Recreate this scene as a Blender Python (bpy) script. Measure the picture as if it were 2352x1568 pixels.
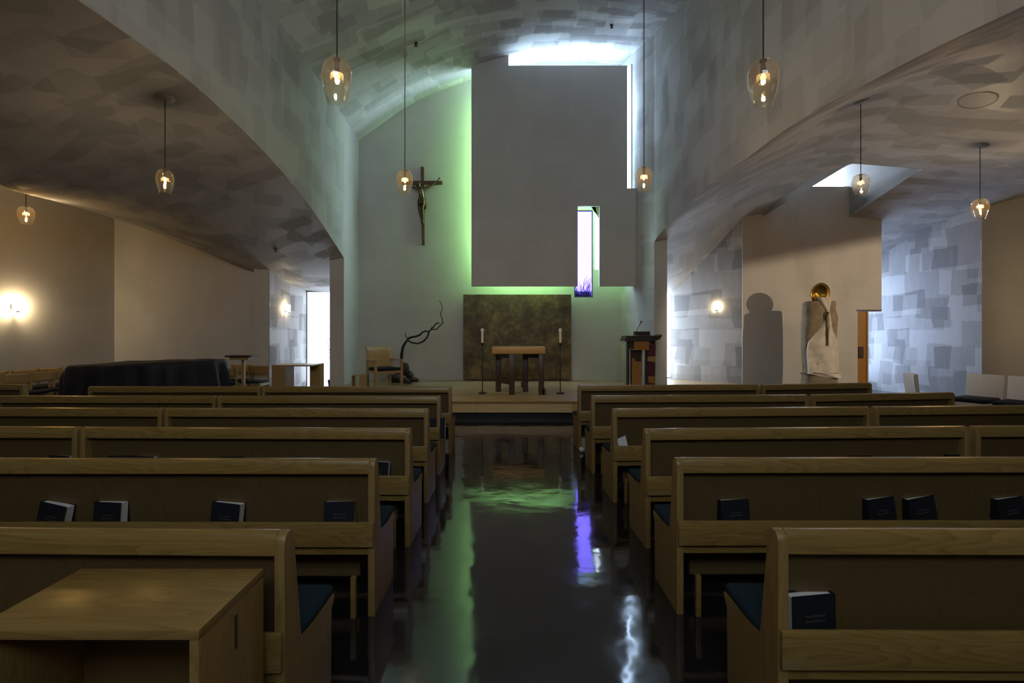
import bpy, bmesh, math, random
import numpy as np
from mathutils import Vector, Matrix
from mathutils.bvhtree import BVHTree

# ------------------------------------------------------------------ scene, camera, light
sc = bpy.context.scene
COL = sc.collection
for o in list(bpy.data.objects):
    bpy.data.objects.remove(o)
F = 1178.0; CX = 1176.0; HY = 762.0; EYE = 1.55
cd = bpy.data.cameras.new('camera'); cam = bpy.data.objects.new('camera', cd); COL.objects.link(cam)
cd.sensor_fit = 'HORIZONTAL'; cd.sensor_width = 36.0; cd.lens = 36.0*F/2352.0
cd.shift_y = -(784.0-HY)/2352.0
cd.clip_start = 0.05; cd.clip_end = 200
cam.location = (0, 0, EYE); cam.rotation_euler = (math.radians(90), 0, 0)
sc.camera = cam
sc.view_settings.view_transform = 'Standard'
sc.view_settings.look = 'None'
sc.view_settings.gamma = 1.0
sc.view_settings.use_curve_mapping = False
sc.view_settings.exposure = 0.0
sc.cycles.sample_clamp_indirect = 4.0
sc.cycles.max_bounces = 8
sc.cycles.diffuse_bounces = 5
sc.cycles.transparent_max_bounces = 16
sc.cycles.caustics_reflective = False
sc.cycles.caustics_refractive = False
# daylight outside: an even bright overcast sky
world = bpy.data.worlds.new('overcast_sky'); sc.world = world; world.use_nodes = True
bgn = world.node_tree.nodes['Background']
bgn.inputs[0].default_value = (0.80, 0.88, 1.0, 1); bgn.inputs[1].default_value = 7.0
K_WIN = 1.0          # daylight panes
K_LAMP = 1.0         # tungsten lamps

def lamp_point(loc, power, color, radius=0.03):
    l = bpy.data.lights.new('bulb_light', 'POINT'); l.energy = power*K_LAMP; l.color = color
    l.shadow_soft_size = radius
    o = bpy.data.objects.new('bulb_light', l); o.location = loc; COL.objects.link(o)
    return o

WARM = (1.0, 0.76, 0.48)
# spotlight on the statue, coming from the right of the nave aisle
sl = bpy.data.lights.new('statue_spot_light', 'SPOT'); sl.energy = 620; sl.color = (1.0, 0.76, 0.50)
sl.spot_size = math.radians(47); sl.spot_blend = 0.12; sl.shadow_soft_size = 0.018
slo = bpy.data.objects.new('statue_spot_light', sl); COL.objects.link(slo)
slo.location = (10.0, 6.0, 3.15)
_d = Vector((7.16, 12.1, 2.0)) - slo.location
slo.rotation_euler = _d.to_track_quat('-Z', 'Y').to_euler()

# altar spotlight high in the nave
al = bpy.data.lights.new('altar_spot_light', 'SPOT'); al.energy = 420; al.color = (1.0, 0.80, 0.55)
al.spot_size = math.radians(34); al.spot_blend = 0.6; al.shadow_soft_size = 0.05
alo = bpy.data.objects.new('altar_spot_light', al); COL.objects.link(alo); alo.location = (-1.6, 5.2, 6.9)
alo.rotation_euler = (Vector((0.1, 10.0, .5))-alo.location).to_track_quat('-Z', 'Y').to_euler()

# ------------------------------------------------------------------ helpers
def P(px, py, d):
    return Vector(((px-CX)*d/F, d, EYE-(py-HY)*d/F))

def tag(o, label=None, cat=None, group=None, kind=None):
    if label: o['label'] = label
    if cat: o['category'] = cat
    if group: o['group'] = group
    if kind: o['kind'] = kind
    return o

def obj(name, bm, mat, parent=None, smooth=False, auto=None):
    me = bpy.data.meshes.new(name)
    bmesh.ops.recalc_face_normals(bm, faces=bm.faces)
    bm.to_mesh(me); bm.free()
    if smooth:
        for p in me.polygons: p.use_smooth = True
    if auto is not None:
        for p in me.polygons: p.use_smooth = True
        me.set_sharp_from_angle(angle=math.radians(auto))
    me.materials.append(mat)
    o = bpy.data.objects.new(name, me); COL.objects.link(o)
    if parent is not None: o.parent = parent
    return o

def empty(name, loc=(0, 0, 0), rz=0, label=None, cat=None, group=None):
    o = bpy.data.objects.new(name, None); COL.objects.link(o)
    o.location = loc; o.rotation_euler = (0, 0, rz); o.empty_display_size = 0.1
    return tag(o, label, cat, group)

def struct(name, bm, mat, smooth=False, auto=None, parent=None):
    o = obj(name, bm, mat, parent, smooth, auto)
    o['kind'] = 'structure'
    return o

def box(bm, x0, x1, y0, y1, z0, z1, bev=0.0, M=None, seg=2):
    vs = [bm.verts.new((x, y, z)) for x in (x0, x1) for y in (y0, y1) for z in (z0, z1)]
    fs = [(0, 1, 3, 2), (4, 6, 7, 5), (0, 4, 5, 1), (2, 3, 7, 6), (0, 2, 6, 4), (1, 5, 7, 3)]
    faces = [bm.faces.new([vs[i] for i in f]) for f in fs]
    if bev > 0:
        es = list({e for f in faces for e in f.edges})
        r = bmesh.ops.bevel(bm, geom=es, offset=bev, segments=seg, affect='EDGES', profile=0.5)
        vs = list({v for f in r['faces'] for v in f.verts} | {v for v in vs if v.is_valid})
    if M is not None:
        bmesh.ops.transform(bm, matrix=M, verts=[v for v in vs if v.is_valid])
    return bm

def bx(*a, **k):
    return box(bmesh.new(), *a, **k)

def prism(bm, pts, axis, a, b, bev=0.0):
    """pts: 2D outline, axis: extrusion axis; 'x' -> pts are (y,z); 'y' -> (x,z); 'z' -> (x,y)"""
    def mk(p, t):
        if axis == 'x': return (t, p[0], p[1])
        if axis == 'y': return (p[0], t, p[1])
        return (p[0], p[1], t)
    A = [bm.verts.new(mk(p, a)) for p in pts]; B = [bm.verts.new(mk(p, b)) for p in pts]
    fa = bm.faces.new(A); fb = bm.faces.new(list(reversed(B)))
    n = len(pts)
    for i in range(n):
        bm.faces.new((A[i], A[(i+1) % n], B[(i+1) % n], B[i]))
    if bev > 0:
        es = list(fa.edges)+list(fb.edges)
        bmesh.ops.bevel(bm, geom=es, offset=bev, segments=2, affect='EDGES', profile=0.5)
    return bm

def tube(bm, pts, rads, n=10, cap=True):
    pts = [Vector(p) for p in pts]
    if not hasattr(rads, '__len__'): rads = [rads]*len(pts)
    rings = []; up = None
    for i, p in enumerate(pts):
        t = (pts[min(i+1, len(pts)-1)]-pts[max(i-1, 0)]).normalized()
        if up is None:
            up = Vector((0, 0, 1)) if abs(t.z) < 0.9 else Vector((1, 0, 0))
        s = t.cross(up).normalized(); up = s.cross(t).normalized()
        rings.append([bm.verts.new(p+(s*math.cos(2*math.pi*k/n)+up*math.sin(2*math.pi*k/n))*rads[i]) for k in range(n)])
    for a, b in zip(rings[:-1], rings[1:]):
        for k in range(n):
            bm.faces.new((a[k], a[(k+1) % n], b[(k+1) % n], b[k]))
    if cap:
        bm.faces.new(rings[0]); bm.faces.new(list(reversed(rings[-1])))
    return bm

def lathe(bm, prof, n=32, loc=(0, 0, 0), capb=False, capt=False, tilt=None):
    rings = []
    for r, z in prof:
        ring = []
        for k in range(n):
            a = 2*math.pi*k/n
            zz = z + (tilt(r, z, a) if tilt else 0)
            ring.append(bm.verts.new((loc[0]+r*math.cos(a), loc[1]+r*math.sin(a), loc[2]+zz)))
        rings.append(ring)
    for a, b in zip(rings[:-1], rings[1:]):
        for k in range(n):
            bm.faces.new((a[k], a[(k+1) % n], b[(k+1) % n], b[k]))
    if capb: bm.faces.new(list(reversed(rings[0])))
    if capt: bm.faces.new(rings[-1])
    return bm

def copy_tree(o, parent=None):
    c = o.copy(); COL.objects.link(c); c.parent = parent
    for ch in list(o.children):
        if ch.type != 'LIGHT': copy_tree(ch, c)
    return c

# ------------------------------------------------------------------ materials
def newmat(name):
    m = bpy.data.materials.new(name); m.use_nodes = True
    nt = m.node_tree; b = nt.nodes['Principled BSDF']
    return m, nt, nt.nodes, nt.links, b

def simple(name, col, rough=0.5, metal=0.0, spec=0.5, bump=0.0, bscale=40, vary=0.0, sheen=0.0):
    m, nt, N, L, b = newmat(name)
    b.inputs['Base Color'].default_value = (*col, 1); b.inputs['Roughness'].default_value = rough
    b.inputs['Metallic'].default_value = metal; b.inputs['Specular IOR Level'].default_value = spec
    if sheen: b.inputs['Sheen Weight'].default_value = sheen
    tc = N.new('ShaderNodeTexCoord')
    nz = N.new('ShaderNodeTexNoise'); nz.inputs['Scale'].default_value = bscale; nz.inputs['Detail'].default_value = 5
    L.new(tc.outputs['Object'], nz.inputs['Vector'])
    if vary > 0:
        mx = N.new('ShaderNodeMix'); mx.data_type = 'RGBA'
        mx.inputs['A'].default_value = tuple(c*(1-vary) for c in col)+(1,)
        mx.inputs['B'].default_value = tuple(min(1, c*(1+vary)) for c in col)+(1,)
        L.new(nz.outputs['Fac'], mx.inputs['Factor']); L.new(mx.outputs['Result'], b.inputs['Base Color'])
    if bump > 0:
        bp = N.new('ShaderNodeBump'); bp.inputs['Strength'].default_value = bump; bp.inputs['Distance'].default_value = 0.01
        L.new(nz.outputs['Fac'], bp.inputs['Height']); L.new(bp.outputs['Normal'], b.inputs['Normal'])
    return m

def emis(name, col, strength):
    m, nt, N, L, b = newmat(name)
    b.inputs['Base Color'].default_value = (0.8, 0.8, 0.8, 1)
    b.inputs['Emission Color'].default_value = (*col, 1); b.inputs['Emission Strength'].default_value = strength
    return m

def plaster(name, axes, w, h, light=(0.50, 0.49, 0.47), dark=(0.33, 0.325, 0.31), amount=1.0, rot=0.05, gloss=0.55, ragged=0.05):
    """trowelled scratch-coat plaster: overlapping rectangular patches of lighter and darker plaster"""
    m, nt, N, L, b = newmat(name)
    tc = N.new('ShaderNodeTexCoord'); sp = N.new('ShaderNodeSeparateXYZ'); L.new(tc.outputs['Object'], sp.inputs[0])
    cb = N.new('ShaderNodeCombineXYZ')
    L.new(sp.outputs[axes[0]], cb.inputs[0]); L.new(sp.outputs[axes[1]], cb.inputs[1])
    ns = N.new('ShaderNodeTexNoise'); ns.inputs['Scale'].default_value = 9; ns.inputs['Detail'].default_value = 4
    L.new(cb.outputs[0], ns.inputs['Vector'])
    nb = N.new('ShaderNodeTexNoise'); nb.inputs['Scale'].default_value = 1.1; nb.inputs['Detail'].default_value = 1
    L.new(cb.outputs[0], nb.inputs['Vector'])
    def off(n, amt):
        s = N.new('ShaderNodeVectorMath'); s.operation = 'SUBTRACT'; L.new(n.outputs['Color'], s.inputs[0]); s.inputs[1].default_value = (.5, .5, .5)
        k = N.new('ShaderNodeVectorMath'); k.operation = 'SCALE'; L.new(s.outputs[0], k.inputs[0]); k.inputs['Scale'].default_value = amt
        return k
    a1 = off(ns, ragged); a2 = off(nb, 0.16)
    ad = N.new('ShaderNodeVectorMath'); L.new(cb.outputs[0], ad.inputs[0]); L.new(a1.outputs[0], ad.inputs[1])
    ad2 = N.new('ShaderNodeVectorMath'); L.new(ad.outputs[0], ad2.inputs[0]); L.new(a2.outputs[0], ad2.inputs[1])
    def layer(ww, hh, r, offx, seed):
        mp = N.new('ShaderNodeMapping'); mp.inputs['Rotation'].default_value = (0, 0, r); mp.inputs['Location'].default_value = (offx, seed, 0)
        L.new(ad2.outputs[0], mp.inputs['Vector'])
        br = N.new('ShaderNodeTexBrick'); br.inputs['Color1'].default_value = (0, 0, 0, 1); br.inputs['Color2'].default_value = (1, 1, 1, 1)
        br.inputs['Mortar'].default_value = (.5, .5, .5, 1)
        br.inputs['Scale'].default_value = 1; br.inputs['Mortar Size'].default_value = 0.0
        br.inputs['Brick Width'].default_value = ww; br.inputs['Row Height'].default_value = hh
        br.offset = 0.37; br.squash = 1.35; br.squash_frequency = 3
        L.new(mp.outputs[0], br.inputs['Vector'])
        return br
    b1 = layer(w, h, rot, 0.3, 5.1); b2 = layer(w*0.66, h*1.25, -rot*1.3, 7.7, 2.4); b3 = layer(w*1.5, h*0.8, rot*0.4, 3.9, 9.2)
    def thr(br, t, s):
        r = N.new('ShaderNodeMapRange'); r.inputs['From Min'].default_value = t-0.02; r.inputs['From Max'].default_value = t+0.02
        r.inputs['To Min'].default_value = 0; r.inputs['To Max'].default_value = s
        L.new(br.outputs['Color'], r.inputs['Value']); return r
    t1 = thr(b1, 0.62, .55); t2 = thr(b2, 0.68, .45); t3 = thr(b3, 0.74, .35)
    s1 = N.new('ShaderNodeMath'); L.new(t1.outputs[0], s1.inputs[0]); L.new(t2.outputs[0], s1.inputs[1])
    s2 = N.new('ShaderNodeMath'); L.new(s1.outputs[0], s2.inputs[0]); L.new(t3.outputs[0], s2.inputs[1])
    # trowel streaks inside each patch
    st = N.new('ShaderNodeTexNoise'); st.inputs['Scale'].default_value = 3.0; st.inputs['Detail'].default_value = 6
    mp = N.new('ShaderNodeMapping'); mp.inputs['Scale'].default_value = (3.0, 0.6, 1); L.new(cb.outputs[0], mp.inputs['Vector']); L.new(mp.outputs[0], st.inputs['Vector'])
    stm = N.new('ShaderNodeMapRange'); stm.inputs['From Min'].default_value = .3; stm.inputs['From Max'].default_value = .7
    stm.inputs['To Min'].default_value = -.12; stm.inputs['To Max'].default_value = .12; L.new(st.outputs['Fac'], stm.inputs['Value'])
    s3 = N.new('ShaderNodeMath'); L.new(s2.outputs[0], s3.inputs[0]); L.new(stm.outputs[0], s3.inputs[1])
    s4 = N.new('ShaderNodeMath'); s4.operation = 'MULTIPLY'; L.new(s3.outputs[0], s4.inputs[0]); s4.inputs[1].default_value = amount; s4.use_clamp = True
    mx = N.new('ShaderNodeMix'); mx.data_type = 'RGBA'; mx.inputs['A'].default_value = (*light, 1); mx.inputs['B'].default_value = (*dark, 1)
    L.new(s4.outputs[0], mx.inputs['Factor']); L.new(mx.outputs['Result'], b.inputs['Base Color'])
    rm = N.new('ShaderNodeMapRange'); rm.inputs['To Min'].default_value = gloss; rm.inputs['To Max'].default_value = .85
    L.new(s4.outputs[0], rm.inputs['Value']); L.new(rm.outputs[0], b.inputs['Roughness']); b.inputs['Specular IOR Level'].default_value = 0.5
    bp = N.new('ShaderNodeBump'); bp.inputs['Strength'].default_value = 0.25; bp.inputs['Distance'].default_value = 0.01
    L.new(st.outputs['Fac'], bp.inputs['Height']); L.new(bp.outputs['Normal'], b.inputs['Normal'])
    return m

def wood(name, c1, c2, axis='X', rough=0.33, scale=1.0, spec=0.5):
    m, nt, N, L, b = newmat(name)
    tc = N.new('ShaderNodeTexCoord'); mp = N.new('ShaderNodeMapping')
    oi = N.new('ShaderNodeObjectInfo')
    ad = N.new('ShaderNodeVectorMath'); L.new(tc.outputs['Object'], ad.inputs[0])
    mu = N.new('ShaderNodeMath'); mu.operation = 'MULTIPLY'; L.new(oi.outputs['Random'], mu.inputs[0]); mu.inputs[1].default_value = 13.0
    L.new(mu.outputs[0], ad.inputs[1])
    sc_ = {'X': (0.55, 5, 5), 'Y': (5, 0.55, 5), 'Z': (5, 5, 0.55)}[axis]
    mp.inputs['Scale'].default_value = tuple(s*scale for s in sc_); L.new(ad.outputs[0], mp.inputs['Vector'])
    n1 = N.new('ShaderNodeTexNoise'); n1.inputs['Scale'].default_value = 1.0; n1.inputs['Detail'].default_value = 2; n1.inputs['Distortion'].default_value = 0.3
    L.new(mp.outputs[0], n1.inputs['Vector'])
    # growth rings from the low-frequency field (cathedral grain)
    rg = N.new('ShaderNodeMath'); rg.operation = 'MULTIPLY'; L.new(n1.outputs['Fac'], rg.inputs[0]); rg.inputs[1].default_value = 26
    fr = N.new('ShaderNodeMath'); fr.operation = 'FRACT'; L.new(rg.outputs[0], fr.inputs[0])
    pw = N.new('ShaderNodeMath'); pw.operation = 'POWER'; L.new(fr.outputs[0], pw.inputs[0]); pw.inputs[1].default_value = 2.2
    mp2 = N.new('ShaderNodeMapping'); mp2.inputs['Scale'].default_value = tuple(s*scale*14 for s in sc_); L.new(ad.outputs[0], mp2.inputs['Vector'])
    n2 = N.new('ShaderNodeTexNoise'); n2.inputs['Scale'].default_value = 1.0; n2.inputs['Detail'].default_value = 3; L.new(mp2.outputs[0], n2.inputs['Vector'])
    s = N.new('ShaderNodeMath'); s.operation = 'MULTIPLY_ADD'; L.new(pw.outputs[0], s.inputs[0]); s.inputs[1].default_value = .5
    h = N.new('ShaderNodeMath'); h.operation = 'MULTIPLY_ADD'; L.new(n2.outputs['Fac'], h.inputs[0]); h.inputs[1].default_value = .8; h.inputs[2].default_value = -.2
    L.new(h.outputs[0], s.inputs[2]); s.use_clamp = True
    mx = N.new('ShaderNodeMix'); mx.data_type = 'RGBA'; mx.inputs['A'].default_value = (*c1, 1); mx.inputs['B'].default_value = (*c2, 1)
    L.new(s.outputs[0], mx.inputs['Factor']); L.new(mx.outputs['Result'], b.inputs['Base Color'])
    b.inputs['Roughness'].default_value = rough; b.inputs['Specular IOR Level'].default_value = spec
    bp = N.new('ShaderNodeBump'); bp.inputs['Strength'].default_value = 0.08; bp.inputs['Distance'].default_value = 0.003
    L.new(n2.outputs['Fac'], bp.inputs['Height']); L.new(bp.outputs['Normal'], b.inputs['Normal'])
    return m

M = {}
M['wall_y'] = plaster('smooth plaster', (0, 2), 0.5, 0.6, (0.58, 0.57, 0.55), (0.52, 0.51, 0.49), 0.5, ragged=.3)
M['wall_x'] = plaster('patched plaster side', (1, 2), 0.42, 0.55, (0.57, 0.56, 0.54), (0.42, 0.415, 0.40), 0.75, ragged=.08)
M['wall_x_smooth'] = plaster('smooth plaster side', (1, 2), 0.5, 0.6, (0.58, 0.57, 0.55), (0.52, 0.51, 0.49), 0.5, ragged=.3)
M['wall_x_patch'] = plaster('scratch coat side', (1, 2), 0.42, 0.46, (0.62, 0.62, 0.62), (0.33, 0.33, 0.33), 1.0, ragged=.05)
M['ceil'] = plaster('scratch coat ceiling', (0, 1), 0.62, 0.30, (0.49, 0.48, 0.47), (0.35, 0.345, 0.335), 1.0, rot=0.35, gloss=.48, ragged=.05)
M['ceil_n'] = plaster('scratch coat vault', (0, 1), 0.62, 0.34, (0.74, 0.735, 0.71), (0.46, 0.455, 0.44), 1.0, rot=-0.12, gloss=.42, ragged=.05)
M['oak'] = wood('oak lengthwise', (0.255, 0.160, 0.046), (0.140, 0.083, 0.021), 'X', 0.27)
M['oak_v'] = wood('oak upright', (0.255, 0.160, 0.050), (0.160, 0.096, 0.028), 'Z', 0.42)
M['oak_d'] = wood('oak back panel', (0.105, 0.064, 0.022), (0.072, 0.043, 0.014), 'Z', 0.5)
M['oak_y'] = wood('oak table top', (0.27, 0.170, 0.050), (0.145, 0.087, 0.023), 'X', 0.30, 0.8)
M['birch'] = wood('pale maple', (0.44, 0.29, 0.115), (0.34, 0.21, 0.075), 'X', 0.38)
M['birch_v'] = wood('pale maple upright', (0.44, 0.29, 0.115), (0.34, 0.21, 0.075), 'Z', 0.38)
M['bench_lit'] = wood('blond bench', (0.78, 0.74, 0.70), (0.66, 0.61, 0.57), 'Z', 0.35)  # pale wood, lightened further to carry the window light on the chairs
M['dark_wood'] = wood('dark stained legs', (0.050, 0.026, 0.012), (0.028, 0.014, 0.007), 'Z', 0.4)
M['altar_top'] = wood('altar slab', (0.50, 0.29, 0.095), (0.34, 0.18, 0.055), 'X', 0.4, 1.6)
M['amber_wood'] = wood('amber wood panel', (0.40, 0.20, 0.05), (0.27, 0.12, 0.028), 'Z', 0.35)
M['cushion'] = simple('teal wool cushion', (0.010, 0.026, 0.042), 0.9, bump=0.3, bscale=220, vary=.2, spec=.15)
M['navy'] = simple('navy seat pad', (0.010, 0.013, 0.022), 0.8, bump=0.2, bscale=200, spec=.3)
M['black'] = simple('black metal', (0.008, 0.008, 0.009), 0.4, spec=.4)
M['cord'] = simple('black cord', (0.01, 0.01, 0.01), 0.6)
M['steel'] = simple('dark blackened steel', (0.055, 0.048, 0.042), 0.42, metal=.6)
M['bronze'] = simple('aged bronze', (0.12, 0.085, 0.045), 0.30, metal=.85, bump=.1, bscale=30, vary=.3)
M['crosswood'] = wood('cross wood', (0.115, 0.058, 0.020), (0.085, 0.042, 0.014), 'Z', 0.5)
M['book'] = simple('black book cloth', (0.008, 0.009, 0.013), 0.55, bump=.1, bscale=300, spec=.3)
M['page'] = simple('book pages', (0.72, 0.70, 0.67), 0.8)
M['gold'] = simple('gold lettering', (0.13, 0.12, 0.08), 0.4, metal=.5)
M['wax'] = simple('candle wax', (0.72, 0.66, 0.50), 0.5)
M['maroon'] = simple('maroon panel', (0.09, 0.010, 0.022), 0.5)
M['rock'] = simple('dark rock', (0.030, 0.022, 0.019), 0.75, bump=.6, bscale=14, vary=.4)
M['bark'] = simple('dark branch bark', (0.016, 0.011, 0.008), 0.8, bump=.5, bscale=60)
M['white_metal'] = simple('off white fixture paint', (0.40, 0.38, 0.36), 0.5)
M['frame'] = simple('dark window frame', (0.10, 0.10, 0.11), 0.5)
M['pale_frame'] = simple('pale window frame', (0.55, 0.54, 0.52), 0.5)
M['green'] = simple('bright green painted plaster', (0.46, 0.70, 0.25), 0.7)
M['leaf'] = simple('dark leaf', (0.018, 0.035, 0.022), 0.5)
M['paper'] = simple('white paper', (0.7, 0.7, 0.72), 0.7)
M['hedge'] = simple('hedge outside', (0.32, 0.34, 0.34), 0.9, vary=.6, bscale=8)
M['pewter'] = simple('recess shadow', (0.02, 0.02, 0.02), 0.8)
M['win_cool'] = emis('daylit frosted pane', (0.52, 0.68, 1.0), 7.0*K_WIN)
M['win_left'] = emis('daylit frosted side pane', (0.72, 0.83, 1.0), 2.7*K_WIN)
M['win_baffle'] = emis('daylit pane behind baffle', (0.60, 0.76, 1.0), 14.5*K_WIN)
M['win_slit'] = emis('bright daylit pane', (0.50, 0.70, 1.0), 13.0*K_WIN)
M['win_right'] = emis('daylit strip pane', (0.66, 0.80, 1.0), 20.0*K_WIN)
M['slit_glow'] = emis('bright slit pane', (0.50, 0.68, 1.0), 9.0)
M['socket'] = simple('matt black socket', (0.004, 0.004, 0.004), .95, spec=.02)
M['fill_rear'] = emis('rear fill pane', (0.80, 0.92, 1.0), 6.3*K_WIN)  # glow of the added fill window

M['sconce'] = emis('lit sconce glass', (1.0, 0.82, 0.52), 9.0)
M['sconce_n'] = emis('lit sconce glass pale', (1.0, 0.86, 0.62), 7.0)

def patina():
    m, nt, N, L, b = newmat('gilded patina panel')
    tc = N.new('ShaderNodeTexCoord'); n = N.new('ShaderNodeTexNoise'); n.inputs['Scale'].default_value = 2.6; n.inputs['Detail'].default_value = 6; n.inputs['Roughness'].default_value = .6
    L.new(tc.outputs['Object'], n.inputs['Vector'])
    v = N.new('ShaderNodeTexNoise'); v.inputs['Scale'].default_value = 9; v.inputs['Detail'].default_value = 3; L.new(tc.outputs['Object'], v.inputs['Vector'])
    cr = N.new('ShaderNodeValToRGB'); e = cr.color_ramp.elements
    e[0].position = .35; e[0].color = (0.040, 0.027, 0.012, 1); e[1].position = .68; e[1].color = (0.26, 0.18, 0.055, 1)
    md = e.new(.5); md.color = (0.10, 0.068, 0.026, 1)
    mxx = N.new('ShaderNodeMix'); mxx.data_type = 'FLOAT'; mxx.inputs['Factor'].default_value = .3
    L.new(n.outputs['Fac'], mxx.inputs['A']); L.new(v.outputs['Fac'], mxx.inputs['B'])
    L.new(mxx.outputs['Result'], cr.inputs['Fac']); L.new(cr.outputs['Color'], b.inputs['Base Color'])
    b.inputs['Roughness'].default_value = .42; b.inputs['Metallic'].default_value = .25
    return m
M['patina'] = patina()

def floor_mat():
    m, nt, N, L, b = newmat('polished dark concrete')
    tc = N.new('ShaderNodeTexCoord')
    n = N.new('ShaderNodeTexNoise'); n.inputs['Scale'].default_value = 1.7; n.inputs['Detail'].default_value = 8; n.inputs['Roughness'].default_value = .6
    L.new(tc.outputs['Object'], n.inputs['Vector'])
    mx = N.new('ShaderNodeMix'); mx.data_type = 'RGBA'; mx.inputs['A'].default_value = (0.006, 0.0055, 0.006, 1); mx.inputs['B'].default_value = (0.022, 0.020, 0.021, 1)
    L.new(n.outputs['Fac'], mx.inputs['Factor']); L.new(mx.outputs['Result'], b.inputs['Base Color'])
    rr = N.new('ShaderNodeMapRange'); rr.inputs['From Min'].default_value = .35; rr.inputs['From Max'].default_value = .75
    rr.inputs['To Min'].default_value = .05; rr.inputs['To Max'].default_value = .13
    n3 = N.new('ShaderNodeTexNoise'); n3.inputs['Scale'].default_value = 3.5; n3.inputs['Detail'].default_value = 6; L.new(tc.outputs['Object'], n3.inputs['Vector'])
    L.new(n3.outputs['Fac'], rr.inputs['Value']); L.new(rr.outputs[0], b.inputs['Roughness'])
    b.inputs['Specular IOR Level'].default_value = .85
    n2 = N.new('ShaderNodeTexNoise'); n2.inputs['Scale'].default_value = 2.6; n2.inputs['Detail'].default_value = 3; n2.inputs['Roughness'].default_value = .45
    L.new(tc.outputs['Object'], n2.inputs['Vector'])
    bp = N.new('ShaderNodeBump'); bp.inputs['Strength'].default_value = .22; bp.inputs['Distance'].default_value = .02
    L.new(n2.outputs['Fac'], bp.inputs['Height']); L.new(bp.outputs['Normal'], b.inputs['Normal'])
    return m
M['floor'] = floor_mat()

def plat_mat():
    m, nt, N, L, b = newmat('wood plank platform')
    tc = N.new('ShaderNodeTexCoord')
    br = N.new('ShaderNodeTexBrick'); br.inputs['Color1'].default_value = (0.34, 0.24, 0.115, 1); br.inputs['Color2'].default_value = (0.48, 0.36, 0.19, 1)
    br.inputs['Mortar'].default_value = (0.09, 0.055, 0.02, 1); br.inputs['Scale'].default_value = 1; br.inputs['Mortar Size'].default_value = .0025
    br.inputs['Brick Width'].default_value = 1.7; br.inputs['Row Height'].default_value = .11; br.offset = .37
    L.new(tc.outputs['Object'], br.inputs['Vector'])
    mp = N.new('ShaderNodeMapping'); mp.inputs['Scale'].default_value = (2, 30, 30); L.new(tc.outputs['Object'], mp.inputs['Vector'])
    n = N.new('ShaderNodeTexNoise'); n.inputs['Scale'].default_value = 1; n.inputs['Detail'].default_value = 4; L.new(mp.outputs[0], n.inputs['Vector'])
    mx = N.new('ShaderNodeMix'); mx.data_type = 'RGBA'; mx.blend_type = 'MULTIPLY'; mx.inputs['Factor'].default_value = .35
    L.new(br.outputs['Color'], mx.inputs['A']); L.new(n.outputs['Fac'], mx.inputs['B']); L.new(mx.outputs['Result'], b.inputs['Base Color'])
    b.inputs['Roughness'].default_value = .35
    return m
M['plat'] = plat_mat()

def glass(name, tint, refl=0.10, trans=.0035):
    """thin blown glass: see-through with a Fresnel-like sheen"""
    m, nt, N, L, b = newmat(name); N.remove(b)
    tr = N.new('ShaderNodeBsdfTransparent'); tr.inputs[0].default_value = (*tint, 1)
    gl = N.new('ShaderNodeBsdfGlossy'); gl.inputs['Roughness'].default_value = .04; gl.inputs['Color'].default_value = (.9, .9, .9, 1)
    lw = N.new('ShaderNodeLayerWeight'); lw.inputs['Blend'].default_value = .25
    mr = N.new('ShaderNodeMapRange'); mr.inputs['To Min'].default_value = refl*.5; mr.inputs['To Max'].default_value = .65
    L.new(lw.outputs['Facing'], mr.inputs['Value'])
    mx = N.new('ShaderNodeMixShader'); L.new(mr.outputs[0], mx.inputs[0]); L.new(tr.outputs[0], mx.inputs[1]); L.new(gl.outputs[0], mx.inputs[2])
    tc = N.new('ShaderNodeTexCoord'); n = N.new('ShaderNodeTexNoise'); n.inputs['Scale'].default_value = 9; L.new(tc.outputs['Object'], n.inputs['Vector'])
    bp = N.new('ShaderNodeBump'); bp.inputs['Strength'].default_value = .35; bp.inputs['Distance'].default_value = .02
    L.new(n.outputs['Fac'], bp.inputs['Height']); L.new(bp.outputs['Normal'], gl.inputs['Normal'])
    tl = N.new('ShaderNodeBsdfTranslucent'); tl.inputs[0].default_value = (1.0, .80, .50, 1)
    m2 = N.new('ShaderNodeMixShader'); m2.inputs[0].default_value = trans
    L.new(mx.outputs[0], m2.inputs[1]); L.new(tl.outputs[0], m2.inputs[2]); L.new(m2.outputs[0], N['Material Output'].inputs['Surface'])
    return m
M['shade'] = glass('smoky amber blown glass', (0.95, 0.90, 0.80))
M['reflector'] = glass('amber inner glass', (0.98, 0.74, 0.36), .25, .010)

def clear_bulb():
    m, nt, N, L, b = newmat('glowing clear bulb'); N.remove(b)
    tr = N.new('ShaderNodeBsdfTransparent'); em = N.new('ShaderNodeEmission'); em.inputs[0].default_value = (1.0, .74, .36, 1); em.inputs[1].default_value = 2.2
    ad = N.new('ShaderNodeAddShader'); L.new(tr.outputs[0], ad.inputs[0]); L.new(em.outputs[0], ad.inputs[1]); L.new(ad.outputs[0], N['Material Output'].inputs['Surface'])
    return m
M['bulb'] = clear_bulb()

def lens(name, tint):
    m, nt, N, L, b = newmat(name); N.remove(b)
    tr = N.new('ShaderNodeBsdfTransparent'); tr.inputs[0].default_value = (*tint, 1)
    gl = N.new('ShaderNodeBsdfGlossy'); gl.inputs['Roughness'].default_value = .05
    mx = N.new('ShaderNodeMixShader'); mx.inputs[0].default_value = .04
    L.new(tr.outputs[0], mx.inputs[1]); L.new(gl.outputs[0], mx.inputs[2]); L.new(mx.outputs[0], N['Material Output'].inputs['Surface'])
    return m
M['violet'] = lens('violet lens glass', (0.48, 0.41, 1.0))

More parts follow.
